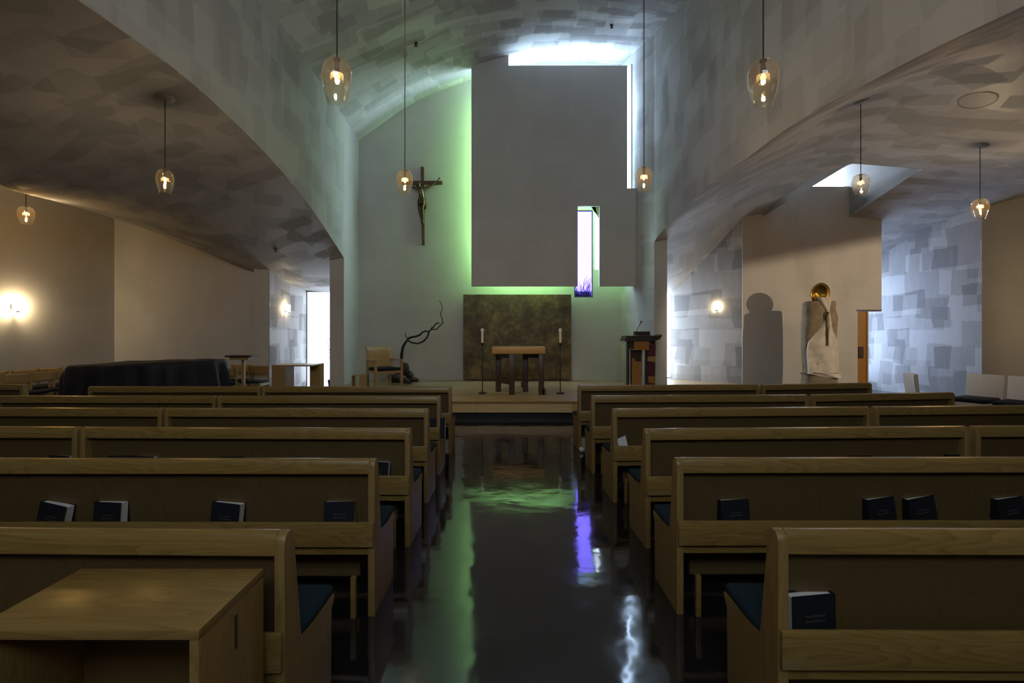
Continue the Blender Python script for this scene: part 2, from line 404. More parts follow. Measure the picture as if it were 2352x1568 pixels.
# ------------------------------------------------------------------ curved ceilings as smooth height fields
class TPS:
    def __init__(s, pts, lam=1e-4):
        p = np.array(pts, float); s.c = p[:, :2]; n = len(p)
        d = np.linalg.norm(s.c[:, None]-s.c[None], axis=2)
        K = np.where(d > 0, d*d*np.log(np.maximum(d, 1e-9)), 0)+lam*np.eye(n)
        A = np.zeros((n+3, n+3)); A[:n, :n] = K; A[:n, n] = 1; A[:n, n+1:] = s.c; A[n, :n] = 1; A[n+1:, :n] = s.c.T
        s.w = np.linalg.solve(A, np.r_[p[:, 2], 0, 0, 0])
    def __call__(s, x, y):
        d = np.sqrt((s.c[:, 0]-x)**2+(s.c[:, 1]-y)**2); k = np.where(d > 0, d*d*np.log(np.maximum(d, 1e-9)), 0)
        n = len(s.c)
        return float(k@s.w[:n]+s.w[n]+s.w[n+1]*x+s.w[n+2]*y)

XL, XR = -3.9, 3.3
left_f = TPS([(XL, 11.9, 3.27), (XL, 10.4, 3.81), (XL, 9.13, 4.17), (XL, 8.15, 4.37), (XL, 6.9, 4.53), (XL, 5.98, 4.59), (XL, 4.61, 4.53),
              (XL, 3, 4.42), (XL, 0, 4.25), (XL, -4, 4.1), (-5.62, 11.85, 2.99), (-5.62, 14.3, 2.67), (-4.1, 14.3, 2.67), (-4.0, 13, 2.85),
              (-6.1, 12.1, 2.95), (-6.94, 12.1, 3.30), (-7.8, 12.1, 3.65), (-9.4, 12.1, 4.21),
              (-7.49, 7.5, 3.70), (-8.10, 9, 3.865), (-8.71, 10.5, 4.05), (-7.49, 4, 3.66), (-7.49, 0, 3.6), (-7.49, -4, 3.6),
              (-4.48, 6.6, 4.53), (-5.6, 7.5, 4.25), (-5.6, 3, 4.3)])
right_f = TPS([(XR, 11.9, 3.64), (XR, 10.9, 3.79), (XR, 10.07, 3.87), (XR, 8.47, 4.01), (XR, 7.29, 3.99), (XR, 5.79, 3.97), (XR, 4.7, 3.85), (XR, 3.9, 3.75),
               (XR, 3.3, 3.65), (XR, 0, 3.5), (XR, -4, 3.4), (4.24, 13.2, 2.66), (4.65, 12.88, 3.17), (5.07, 12.54, 3.63), (5.48, 12.2, 4.21), (3.5, 13.4, 2.66),
               (7.0, 12.1, 4.22), (7.95, 12.1, 4.27), (8.72, 12.1, 4.17), (9.75, 13.6, 3.56), (10.05, 12.2, 4.1), (10.26, 11.2, 4.28),
               (5.17, 7.6, 4.97), (7.57, 8.3, 4.56), (6.63, 10, 4.83), (8.0, 10, 4.72), (11.4, 11.2, 4.55), (11.4, 6, 4.4),
               (7, 3, 4.9), (11.4, 0, 4.4), (7, -4, 4.9), (11.4, -4, 4.4)])
def zL(y): return 6.43+(13.05-max(y, 5.5))*0.0745
vault_f = TPS([(XL, y, zL(y)) for y in (13.05, 11.5, 10, 8, 6, 3, 0, -4)] +
              [(-2.71, 13.05, 7.26), (-1.9, 13.05, 7.66), (-1.03, 13.05, 7.98), (-.08, 12.9, 8.28), (1.5, 12.9, 8.45), (2.88, 12.9, 8.36),
               (3.3, 11.9, 8.46), (3.3, 10.3, 7.98), (3.3, 9, 7.65), (3.3, 6, 7.35), (3.3, 3, 7.25), (3.3, 0, 7.2), (3.3, -4, 7.2),
               (-.99, 12.5, 8.02), (-.3, 8, 8.05), (-.3, 4, 8.0), (-.3, -2, 7.9)])

def field(bm, f, x0, x1, y0, y1, n=44):
    nx = n; ny = n; V = []
    for i in range(nx+1):
        for j in range(ny+1):
            x = x0+(x1-x0)*i/nx; y = y0+(y1-y0)*j/ny
            V.append(bm.verts.new((x, y, f(x, y))))
    for i in range(nx):
        for j in range(ny):
            bm.faces.new((V[i*(ny+1)+j], V[(i+1)*(ny+1)+j], V[(i+1)*(ny+1)+j+1], V[i*(ny+1)+j+1]))
    return bm

def cut(bm, a, b):
    """slice all faces along the vertical plane through a-b"""
    d = Vector((b[0]-a[0], b[1]-a[1], 0)).normalized()
    bmesh.ops.bisect_plane(bm, geom=bm.verts[:]+bm.edges[:]+bm.faces[:], plane_co=(a[0], a[1], 0), plane_no=(-d.y, d.x, 0))

def thicken(bm, t):
    bmesh.ops.recalc_face_normals(bm, faces=bm.faces)
    r = bmesh.ops.extrude_face_region(bm, geom=bm.faces[:])
    vs = [g for g in r['geom'] if isinstance(g, bmesh.types.BMVert)]
    bmesh.ops.translate(bm, verts=vs, vec=(0, 0, t))
    return bm

# nave vault
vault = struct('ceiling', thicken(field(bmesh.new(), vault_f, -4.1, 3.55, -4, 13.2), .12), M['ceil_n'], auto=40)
bvh_v = BVHTree.FromObject(vault, bpy.context.evaluated_depsgraph_get())
# left aisle ceiling with its slanting lower edge
bm = field(bmesh.new(), left_f, -9.6, XL-.004, -4, 14.4)
cut(bm, (-7.49, -4), (-7.49, 7.5)); cut(bm, (-7.49, 7.5), (-9.33, 12.0))
def beyond(c):
    if c.y < 7.5: return c.x < -7.49
    return c.x < -7.49-(c.y-7.5)*(9.33-7.49)/4.5
kill = [f for f in bm.faces if beyond(f.calc_center_median())]
bmesh.ops.delete(bm, geom=kill, context='FACES')
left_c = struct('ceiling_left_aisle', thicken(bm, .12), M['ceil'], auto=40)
# high outer strip of ceiling beyond the edge
bm = field(bmesh.new(), lambda x, y: 4.75-0.02*(y-4), -11.9, -7.2, -4, 12.3, 6)
struct('ceiling_left_outer', thicken(bm, .1), M['ceil'])
# right aisle ceiling with skylight shaft
HA, HB, HC, HE = (5.86, 12.28), (6.63, 10.0), (8.0, 10.0), (7.95, 12.28)
bm = field(bmesh.new(), right_f, XR+.004, 11.8, -4, 14.4)
for a, b in ((HA, HB), (HB, HC), (HC, HE), (HA, HE)): cut(bm, a, b)
def inhole(c):
    poly = [HA, HB, HC, HE]; s = []
    for i in range(4):
        a = poly[i]; b = poly[(i+1) % 4]
        s.append((b[0]-a[0])*(c.y-a[1])-(b[1]-a[1])*(c.x-a[0]))
    return all(v > 0 for v in s) or all(v < 0 for v in s)
bmesh.ops.delete(bm, geom=[f for f in bm.faces if inhole(f.calc_center_median())], context='FACES')
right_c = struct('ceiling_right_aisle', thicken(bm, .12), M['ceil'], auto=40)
dg = bpy.context.evaluated_depsgraph_get()
bvh_l = BVHTree.FromObject(left_c, dg); bvh_r = BVHTree.FromObject(right_c, dg)

def ray_hit(bvh, px, py):
    d = Vector(((px-CX)/F, 1, -(py-HY)/F)).normalized()
    h = bvh.ray_cast(Vector((0, 0, EYE)), d)
    return h[0], h[1]

# ------------------------------------------------------------------ walls
def wall_along(name, p0, p1, t, zb, zt, mat, n=24, side=1, zb_f=None):
    """upright slab from p0 to p1 (x,y); thickness t to the given side; bottom/top may be functions of (x,y)"""
    bm = bmesh.new(); d = Vector((p1[0]-p0[0], p1[1]-p0[1], 0)); nrm = Vector((-d.y, d.x, 0)).normalized()*t*side
    rows = []
    for i in range(n+1):
        q = Vector((p0[0], p0[1], 0))+d*i/n
        b = zb(q.x, q.y) if callable(zb) else zb; tp = zt(q.x, q.y) if callable(zt) else zt
        rows.append([bm.verts.new((q.x, q.y, b)), bm.verts.new((q.x, q.y, tp)), bm.verts.new((q.x+nrm.x, q.y+nrm.y, tp)), bm.verts.new((q.x+nrm.x, q.y+nrm.y, zb(q.x+nrm.x, q.y+nrm.y) if callable(zb) else b))])
    for a, b in zip(rows[:-1], rows[1:]):
        for k in range(4): bm.faces.new((a[k], a[(k+1) % 4], b[(k+1) % 4], b[k]))
    bm.faces.new(rows[0]); bm.faces.new(list(reversed(rows[-1])))
    return struct(name, bm, mat)

# floor
struct('floor', bx(-12.2, 12.2, -4.2, 14.6, -.2, 0), M['floor'])
# nave side walls above the arches (thickness .33) and their piers
T = .33
wall_along('wall_left', (XL, -4), (XL, 11.9), T, lambda x, y: left_f(x, y)+(.02 if x < XL-.1 else 0), lambda x, y: vault_f(XL, y)+.1, M['wall_x'], 48, side=1)
wall_along('wall_left_pier', (XL, 11.9), (XL, 14.4), T, 0, 6.9, M['wall_x_smooth'], 4, side=1)
wall_along('wall_right', (XR, -4), (XR, 11.9), T-.03, lambda x, y: right_f(x, y)+(.02 if x > XR+.1 else 0), 9.3, M['wall_x'], 48, side=-1)
wall_along('wall_right_pier', (XR, 11.9), (XR, 14.4), T-.03, 0, 9.3, M['wall_x_smooth'], 4, side=-1)
# splayed end of the right nave wall
bm = bmesh.new(); prism(bm, [(XR, 11.9), (2.78, 13.05), (2.95, 13.25), (XR+.05, 13.25)], 'z', 0, 9.3)
struct('wall_right_splay', bm, M['wall_x'])
# back wall with the window openings
YB = 13.05
W1 = (1.584, 2.06, 2.425, 4.65)      # violet lens window
W2 = (2.10, 2.30, 3.13, 4.65)        # narrow clear window beside it
bm = bmesh.new()
x0, x1 = -3.95, 3.35
for r in ((x0, W1[0], 0, 9.3), (W1[0], W1[1], 0, W1[2]), (W1[0], W2[1], W1[3], 9.3), (W1[1], W2[0], 0, W1[3]), (W2[0], W2[1], 0, W2[2]), (W2[1], x1, 0, 9.3)):
    box(bm, r[0], r[1], YB, YB+.16, r[2], r[3])
struct('wall_back', bm, M['wall_y'])
# windows in the back wall
def frame_bm(x0, x1, z0, z1, y, t=.03, dpt=.05, mull=()):
    b = bmesh.new()
    box(b, x0, x0+t, y, y+dpt, z0, z1); box(b, x1-t, x1, y, y+dpt, z0, z1)
    box(b, x0+t, x1-t, y, y+dpt, z0, z0+t); box(b, x0+t, x1-t, y, y+dpt, z1-t, z1)
    for mx_ in mull: box(b, mx_-t/2, mx_+t/2, y, y+dpt, z0+t, z1-t)
    return b
def window(n, x0, x1, z0, z1, y, pane_mat, t=.03, dpt=.05, mull=(), fm=None, rz=0, loc=(0, 0, 0)):
    r = empty('window_%d' % n, loc, rz); r['kind'] = 'structure'
    obj('window_frame', frame_bm(x0, x1, z0, z1, y, t, dpt, mull), fm or M['frame'], r)
    obj('pane', bx(x0+t*.8, x1-t*.8, y+dpt*.4, y+dpt*.55, z0+t*.8, z1-t*.8), pane_mat, r)
    return r
window(1, *W1, YB+.03, M['violet'], t=.022, dpt=.06)
window(2, *W2, YB+.03, lens('clear glass', (.92, .96, 1.0)), t=.012, dpt=.05, fm=M['pale_frame'])
# windows hidden behind the baffle
window(3, -.70, 1.30, 2.95, 7.6, YB-.055, M['win_baffle'], t=.05, dpt=.05, fm=M['pale_frame'])
window(4, .05, 2.70, 6.0, 8.05, YB-.055, M['win_slit'], t=.05, dpt=.05, mull=(.95, 1.85), fm=M['pale_frame'])
window(9, 2.36, 2.76, 2.95, 4.8, YB-.055, M['win_baffle'], t=.03, dpt=.05, fm=M['pale_frame'])  # unseen pane added for more green glow at lower right
# unseen glowing window added behind the camera as neutral fill
window(10, -2.9, 2.4, 4.6, 6.6, -4.06, M['fill_rear'], t=.06, dpt=.06, mull=(-1.6, -.2, 1.1), fm=M['pale_frame'])
# glowing pane added on the splayed wall to brighten the vertical slit
sx_, sy_ = 2.82, 12.95; sa_ = math.atan2(12.65-12.95, 2.956-2.82)
r_ = empty('window_11', (sx_, sy_, 0), sa_); r_['kind'] = 'structure'
obj('window_frame', frame_bm(0, .33, 5.0, 8.15, -.02, .015, .03), M['pale_frame'], r_)
obj('pane', bx(.012, .318, -.008, .004, 5.012, 8.138), M['slit_glow'], r_)
# the baffle in front of the back wall
YF = 12.5
def baffle_profile():
    pts = [(-.99, 2.664), (-.99, vault_f(-.99, YF)+.03), (-.5, vault_f(-.5, YF)+.03), (-.085, vault_f(-.085, YF)+.03), (-.085, 8.04), (2.81, 8.04), (2.81, 5.05),
           (3.02, 5.05), (3.02, 2.664), (2.133, 2.664), (2.133, 4.617), (1.602, 4.617), (1.602, 2.664)]
    return pts
pts = baffle_profile()
struct('wall_baffle', prism(bmesh.new(), pts, 'y', YF, YF+.10), M['wall_y'])
struct('wall_baffle_lining', prism(bmesh.new(), [(-.985, 2.664), (-.985, 7.7), (.2, 7.2), (1.5, 6.9), (2.1, 4.4), (3.0, 4.1), (3.0, 2.664), (2.133, 2.664), (2.133, 4.617), (1.602, 4.617), (1.602, 2.664)], 'y', YF+.101, YF+.115), M['green'])
# left aisle: piers, far walls
lt = lambda x, y: left_f(x, y)+.06
struct('wall_aisle_pier', prism(bmesh.new(), [(-5.96, 11.85), (-5.62, 11.85), (-5.62, 14.3), (-5.96, 14.3)], 'z', 0, 3.15), M['wall_y'])
struct('wall_aisle_end', bx(-5.62, -5.605, 11.86, 13.98, 0, 3.1), M['wall_x_patch'])
wall_along('wall_left_far', (-5.96, 12.1), (-9.7, 12.1), .25, 0, lambda x, y: left_f(x, 12.1)+.06, M['wall_y'], 16, side=-1)
wall_along('wall_left_outer', (-9.37, 12.14), (-11.2, 6), .25, 0, 4.9, M['wall_x_smooth'], 8, side=-1)
wall_along('wall_left_outer_front', (-11.2, 6), (-11.2, -4), .25, 0, 4.9, M['wall_x_smooth'], 8, side=-1)
# fascia along the lower ceiling edge
wall_along('trim_fascia', (-7.49, -4), (-7.49, 7.5), .06, lambda x, y: left_f(x, y)+.02, 4.9, M['wall_x_smooth'], 16, side=1)
wall_along('trim_fascia_slant', (-7.49, 7.5), (-9.33, 12.0), .06, lambda x, y: left_f(x, y)+.02, 4.9, M['wall_x_smooth'], 12, side=1)
# left aisle end window
r = window(5, -5.62, -4.23, 0.0, 2.67, 13.98, M['win_left'], t=.035, dpt=.06, fm=M['frame'])
# right aisle
C0, C1 = (4.13, 13.3), (5.45, 12.10)
wall_along('wall_aisle_splay', C0, C1, .2, 0, lambda x, y: right_f(x, y)+.06, M['wall_x_patch'], 12, side=1)
window(6, 3.62, 4.16, .36, 2.62, 13.36, M['win_right'], t=.02, dpt=.05, fm=M['frame'])
# statue wall with door notch and skylight shaft behind it
YD = 12.1
prof = [(5.435, 0), (5.435, right_f(5.5, YD)+.1), (5.80, right_f(5.8, YD)+.1), (5.80, 4.98), (8.05, 4.98), (8.05, right_f(8.05, YD)+.1), (8.72, right_f(8.72, YD)+.1), (8.72, 2.06), (8.155, 2.06), (8.155, 0)]
struct('wall_statue', prism(bmesh.new(), prof, 'y', YD, YD+.22), M['wall_y'])
# side wall E and the far right wall F
wall_along('wall_right_outer', (9.60, 14.4), (10.26, 11.2), .25, 0, lambda x, y: right_f(x, y)+.06, M['wall_x_patch'], 14, side=1)
wall_along('wall_right_far', (10.26, 11.2), (11.8, 11.2), .25, 0, lambda x, y: right_f(x, 11.2)+.1, M['wall_y'], 6, side=1)
wall_along('wall_right_side', (11.6, -4), (11.6, 11.2), .25, 0, 5.2, M['wall_x_smooth'], 6, side=-1)
window(7, 7.4, 9.45, .3, 3.3, 14.2, M['win_cool'], t=.05, dpt=.05, fm=M['pale_frame'])
# skylight shaft
bm = bmesh.new()
for a, b in ((HA, HB), (HB, HC), (HC, HE)):
    d = Vector((b[0]-a[0], b[1]-a[1])).normalized(); n_ = Vector((d.y, -d.x))*-.08
    zt = 5.75
    za = right_f(*a)+.02; zb_ = right_f(*b)+.02
    vs = [bm.verts.new((a[0], a[1], za)), bm.verts.new((b[0], b[1], zb_)), bm.verts.new((b[0], b[1], zt)), bm.verts.new((a[0], a[1], zt))]
    bm.faces.new(vs)
e1 = [bm.verts.new(v) for v in ((HA[0], 12.28, 4.3), (HA[0], 12.95, 4.3), (HA[0], 12.95, 5.75), (HA[0], 12.28, 5.75))]; bm.faces.new(e1)
e2 = [bm.verts.new(v) for v in ((HE[0], 12.2, 4.3), (8.50, 12.95, 4.3), (8.50, 12.95, 5.75), (HE[0], 12.2, 5.75))]; bm.faces.new(e2)
tp = [bm.verts.new(v) for v in ((5.8, 9.9, 5.75), (8.2, 9.9, 5.75), (8.6, 12.95, 5.75), (5.8, 12.95, 5.75))]; bm.faces.new(tp)
sol = bmesh.ops.solidify(bm, geom=bm.faces[:], thickness=-.05)
struct('ceiling_skylight_shaft', bm, M['wall_y'])
window(8, 5.95, 8.42, 4.9, 5.72, 12.85, M['win_right'], t=.03, dpt=.05, fm=M['pale_frame'])
# outer shell keeps the sky out
sh = M['wall_y']
struct('wall_front', bx(-12.2, 12.2, -4.3, -4.1, 0, 9.6), sh)
struct('roof', bx(-12.2, 12.2, -4.3, 14.9, 9.5, 9.7), sh)
struct('wall_shell_left', bx(-12.2, -12.0, -4.3, 14.9, 0, 9.6), sh)
struct('wall_shell_right', bx(12.0, 12.2, -4.3, 14.9, 0, 9.6), sh)
struct('wall_shell_back_left', bx(-12.2, -3.9, 14.4, 14.7, 0, 9.6), sh)
struct('wall_shell_back_right', bx(3.3, 12.2, 14.4, 14.7, 0, 9.6), sh)
struct('wall_left_upper', bx(-4.3, -3.93, 12.9, 14.7, 0, 9.6), sh)
struct('wall_right_upper', bx(3.35, 3.6, 12.9, 14.7, 2.7, 9.6), sh)

# altar platform
PZ = .32
PLAT = [(-3.895, 9.1), (3.62, 9.1), (3.62, 11.3), (5.3, 11.3), (5.38, 12.24), (4.15, 13.24), (3.62, 13.3), (3.62, 11.87), (3.28, 11.87), (2.76, 13.03), (-3.895, 13.03)]
bm = bmesh.new(); prism(bm, PLAT, 'z', PZ-.20, PZ)
pl = obj('altar_platform', bm, M['plat']); tag(pl, 'low wooden plank platform under the altar', 'platform')
pt = obj('plinth', prism(bmesh.new(), [(-3.85, 9.2), (3.5, 9.2), (3.5, 11.4), (5.2, 11.4), (5.2, 12.0), (-3.85, 12.0)], 'z', 0, PZ-.20), M['black'], pl)
pn = obj('nosing', bx(-3.895, 3.62, 9.085, 9.1, PZ-.03, PZ+.003, bev=.003), M['oak'], pl)

struct('ground_outside', bx(-8, 10, 14.9, 24, -.2, 0), simple('ground outside', (.2, .2, .17), .9, vary=.3))
# tree and hedge outside the violet window
rnd = random.Random(4)
bm = bmesh.new()
def twig(p, d, l, r, depth):
    q = p+d*l; tube(bm, [p, p+d*l*.5+Vector((rnd.uniform(-.02, .02), 0, rnd.uniform(-.02, .02))), q], [r, r*.8, r*.6], 5)
    if depth > 0:
        for k in range(4):
            nd = (d+Vector((rnd.uniform(-.55, .55), rnd.uniform(-.2, .2), rnd.uniform(-.05, .5)))).normalized()
            twig(p+d*l*rnd.uniform(.4, 1), nd, l*.68, r*.6, depth-1)
for xx in (2.1, 2.35, 2.7):
    twig(Vector((xx, 17.0, .0)), Vector((.05, 0, 1)), 1.4, .05, 4)
tr = obj('bare_tree', bm, M['bark']); tag(tr, 'bare twiggy tree outside, seen through the violet window', 'tree')
bm = bmesh.new(); box(bm, .5, 4.5, 17.6, 18.4, 0, 2.95, bev=.1)
hd = obj('hedge', bm, M['hedge']); tag(hd, 'low hedge outside, below the twigs in the violet window', 'hedge')

# ------------------------------------------------------------------ pews
def make_pew(Lg, label, group):
    r = empty('pew', (0, 0, 0), 0, label, 'pew', group)
    H = Lg/2
    end = [(0, 0), (0, .815), (.006, .836), (.022, .849), (.045, .852), (.062, .846), (.074, .828), (.128, .425), (.30, .405), (.455, .415), (.470, .408), (.470, .392), (.430, .362), (.430, 0)]
    for s in (-1, 1):
        a, b = (s*H, s*(H-.038))
        obj('end_panel', prism(bmesh.new(), end, 'x', min(a, b), max(a, b), bev=.004), M['oak_v'], r, auto=35)
    rail = [(.002, .775), (.002, .83), (.012, .846), (.03, .853), (.05, .851), (.066, .838), (.07, .82), (.068, .775)]
    obj('top_rail', prism(bmesh.new(), rail, 'x', -H+.034, H-.034), M['oak'], r, auto=35)
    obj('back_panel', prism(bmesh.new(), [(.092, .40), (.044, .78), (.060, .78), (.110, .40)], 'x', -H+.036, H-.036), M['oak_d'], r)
    obj('book_rail', bx(-H+.004, H-.004, -.022, -.001, .384, .518, bev=.004), M['oak'], r, auto=35)
    obj('trough_shelf', bx(-H+.037, H-.037, -.001, .092, .376, .392), M['oak'], r)
    obj('lower_rail', bx(-H+.037, H-.037, .012, .034, .330, .372, bev=.003), M['oak'], r)
    obj('seat_board', bx(-H+.037, H-.037, .085, .455, .372, .400, bev=.006), M['oak'], r)
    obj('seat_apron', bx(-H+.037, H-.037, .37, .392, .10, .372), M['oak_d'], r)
    bm = bmesh.new(); box(bm, -H+.002, H-.002, .115, .475, .404, .452, bev=.020, seg=3)
    obj('seat_cushion', bm, M['cushion'], r, smooth=True)
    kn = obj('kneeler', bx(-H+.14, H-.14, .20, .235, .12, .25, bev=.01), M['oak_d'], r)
    for s in (-1, 1):
        obj('kneeler_leg', bx(s*(H-.11)-.014, s*(H-.11)+.014, -.03, .0, 0, .225, bev=.003), M['oak'], r)
    return r
G = 'oak pews in two banks'
proto = {}
def pew(Lg, cx, cy, rz, label):
    if Lg not in proto:
        proto[Lg] = r = make_pew(Lg, label, G)
    else:
        r = copy_tree(proto[Lg])
    r.location = (cx, cy, 0); r.rotation_euler = (0, 0, rz); r['label'] = label
    return r
def pew_from(xa, ya, Lg, yaw, side, label):
    """(xa, ya) is the aisle-side end of the pew back; side -1 runs to the left, +1 to the right"""
    c = math.cos(yaw); s = math.sin(yaw)
    return pew(Lg, xa+side*Lg/2*c, ya+side*Lg/2*s, yaw, label)
ordn = ['nearest', 'second', 'third', 'fourth', 'fifth', 'frontmost (sixth)']
Ls = 2.42
rowsL = [(-.784, 1.770, -.020), (-.748, 2.795, -.003), (-.735, 3.69, -.022), (-.762, 4.645, -.018), (-.780, 5.56, -.004), (-.775, 6.54, -.004)]
rowsR = [(.927, 1.787, -.008), (.905, 2.815, .006), (.956, 3.67, .045), (.92, 4.655, .048), (.875, 5.62, .030), (.87, 6.70, .045)]
P_L = []; P_R = []
for i, (x, y, a) in enumerate(rowsL):
    P_L.append(pew_from(x, y, Ls, a, -1, 'oak pew left of the aisle, %s row, its end at the aisle' % ordn[i]))
for i, (x, y, a) in enumerate(rowsR):
    P_R.append(pew_from(x, y, Ls, a, 1, 'oak pew right of the aisle, %s row, its end at the aisle' % ordn[i]))
def far_end(r, side, gap=.024):
    a = r.rotation_euler.z
    return r.location.x+side*(Ls/2+gap)*math.cos(a), r.location.y+side*(Ls/2+gap)*math.sin(a)
for i in (2, 3, 4):
    x, y = far_end(P_L[i], -1); pew_from(x, y, Ls, -.012, -1, 'outer oak pew on the left, %s row, butted to the aisle pew' % ordn[i])
x, y = far_end(P_L[5], -1); pew_from(x, y, 2.20, .0, -1, 'outer oak pew on the left in the frontmost row, before the covered piano')
for i, (lg, a) in {2: (Ls, .03), 3: (Ls, .06), 4: (1.80, .135), 5: (1.62, .14)}.items():
    x, y = far_end(P_R[i], 1, .05); pew_from(x, y, lg, a, 1, 'outer oak pew on the right, %s row, butted to the aisle pew' % ordn[i])
pew_from(-6.52, 6.83, 2.20, -.05, -1, 'oak pew at the far left edge, beside the wooden choir chairs')

# ------------------------------------------------------------------ books
def book_parts(r, w=.162, h=.218, t=.056, mark=True):
    bm = bmesh.new(); box(bm, 0, w, 0, .003, 0, h); box(bm, 0, w, t-.003, t, 0, h); box(bm, -.003, .002, 0, t, 0, h, bev=.001)
    obj('cover', bm, M['book'], r)
    obj('pages', bx(.002, w-.005, .003, t-.003, .004, h-.005), M['page'], r)
    if mark:
        bm = bmesh.new(); rr = random.Random(7)
        for ln, (x0, x1, z) in enumerate(((.05, .115, .145), (.045, .120, .128))):
            x = x0
            while x < x1:
                ww = rr.uniform(.003, .006); box(bm, x, x+ww*.6, -.0012, -.0002, z, z+rr.uniform(.004, .009)); x += ww+.0015
        obj('gilt_lettering', bm, M['gold'], r)
bk = None
def book(px, pyb, pw, row_y, label, yaw=0.0, tilt=0.0, lean=.10, zb=.392, flip=False, w=None, group='black hymnals in the pew book rails'):
    """left edge of the book seen at px in the trough of the pew whose back is at row_y"""
    global bk
    d = row_y+.018
    if bk is None:
        bk = r = empty('hymnal', (0, 0, 0), 0, label, 'book', group); book_parts(r)
    else:
        r = copy_tree(bk)
    r['label'] = label; r['group'] = group
    x = (px-CX)*d/F
    r.location = (x, d, zb+.003)
    r.rotation_euler = (-.07, tilt, max(-.12, min(.12, yaw))); r.location.z += abs(tilt)*.04
    return r
def row_y_at(p, x):
    a = p.rotation_euler.z; return p.location.y+(x-p.location.x)*math.tan(a)
def bookrow(p, px, label, **k):
    y = p.location.y
    for _ in range(3):
        x = (px-CX)*(y+.01)/F; y = row_y_at(p, x)
    return book(px, 0, 0, y, label, **k)
bookrow(P_L[1], 74, 'black hymnal slumped to one side, leftmost in the second left pew back', tilt=.16, yaw=-.22)
bookrow(P_L[1], 211, 'upright black hymnal with white page edges, second from left in the second left pew back', yaw=-.24)
bookrow(P_L[1], 478, 'black hymnal slightly tilted, in the middle of the second left pew back', tilt=.07, yaw=-.16)
bookrow(P_L[1], 744, 'squarely upright black hymnal nearest the aisle in the second left pew back', yaw=.06)
bookrow(P_L[2], 838, 'black hymnal in the third left pew back, peeking past the pew end', tilt=.05, yaw=-.15)
bookrow(P_L[2], 108, 'black hymnal in the third left pew back, leftmost of its row, only its top showing', yaw=-.2).scale = (1, 1, 1.12)
bookrow(P_L[2], 245, 'black hymnal in the third left pew back, third hymnal from its left', yaw=.1).scale = (1, 1, 1.12)
bookrow(P_L[2], 302, 'black hymnal in the third left pew back, just right of another', yaw=-.1).scale = (1, 1, 1.12)
bookrow(P_L[2], 506, 'black hymnal in the third left pew back, alone above the middle hymnal', yaw=.1).scale = (1, 1, 1.12)
bookrow(P_L[4], 988, 'small dark hymnal in the fifth left pew back near the aisle', yaw=-.1)
bookrow(P_R[1], 1662, 'black hymnal nearest the aisle in the second right pew back', yaw=.10, tilt=-.03)
bookrow(P_R[1], 2006, 'tilted black hymnal, left one of the close pair in the second right pew back', yaw=.16, tilt=-.10)
bookrow(P_R[1], 2102, 'tilted black hymnal, right one of the close pair in the second right pew back', yaw=.16, tilt=-.14)
bookrow(P_R[1], 2306, 'black hymnal at the right edge of the picture in the second right pew back', yaw=.5, tilt=-.1)
bookrow(P_R[2], 1962, 'black hymnal in the third right pew back, its top just visible over the second pew', yaw=.1).scale = (1, 1, 1.12)
bookrow(P_R[2], 2182, 'black hymnal in the third right pew back, near the far end of that pew', yaw=.1).scale = (1, 1, 1.12)
# two books in the nearest right pew: one pale bound behind, one thick with pages to the left
b1 = bookrow(P_R[0], 1815, 'thin book leaning flat behind the thick hymnal in the nearest right pew back', yaw=0, lean=.12)
b1.location.y += .022; b1.location.x -= .01
r = empty('thick_hymnal', (0, 0, 0), 0, 'thick black hymnal turned so its page edges show, in the nearest right pew back', 'book', 'black hymnals in the pew book rails')
bm = bmesh.new(); box(bm, 0, .168, 0, .004, 0, .225); box(bm, 0, .168, .044, .048, 0, .225); box(bm, .164, .17, 0, .048, 0, .225, bev=.001)
obj('cover', bm, M['book'], r)
pg = bmesh.new(); box(pg, .004, .164, .004, .044, .004, .22, bev=.004); obj('pages', pg, M['page'], r)
bm = bmesh.new(); rr = random.Random(9)
for z in (.150, .132):
    x = .05
    while x < .125:
        box(bm, x, x+.003, -.0012, -.0002, z, z+rr.uniform(.004, .009)); x += .006
obj('gilt_lettering', bm, M['gold'], r)
r.location = (.985, 1.793, .394); r.rotation_euler = (-.03, 0, .16)
# pale booklet in the fourth right pew, papers elsewhere
r = empty('white_booklet', (0, 0, 0), 0, 'pale booklet leaning in the fourth right pew back', 'booklet')
obj('cover', bx(0, .10, 0, .004, 0, .17), M['paper'], r); obj('pages', bx(.002, .098, .004, .014, .002, .166), M['page'], r)
r.location = ((1428-CX)*4.66/F, 4.67, .41); r.rotation_euler = (-.1, -.22, .5)
o = obj('folded_paper', bx(-.10, .10, -.06, .06, 0, .012, bev=.003), M['paper']); tag(o, 'folded white paper lying on the kneeler of the fifth right pew', 'paper')
o.location = (1.03, 5.70, .402+.05)
bm = bmesh.new(); bmesh.ops.create_icosphere(bm, subdivisions=2, radius=.035)
for v in bm.verts: v.co *= rnd.uniform(.6, 1.25)
o = obj('crumpled_paper', bm, M['paper']); tag(o, 'crumpled white scrap on the floor by the frontmost right pew end', 'paper')
o.location = (.895, 6.61, .03)
o = obj('song_sheet', bx(-.10, .14, -.03, .03, 0, .004), M['paper']); tag(o, 'white sheet in the nearest left pew book rail, behind the wooden box table', 'paper')
o.location = (-1.74, 1.81, .50); o.rotation_euler = (math.radians(75), 0, 0)

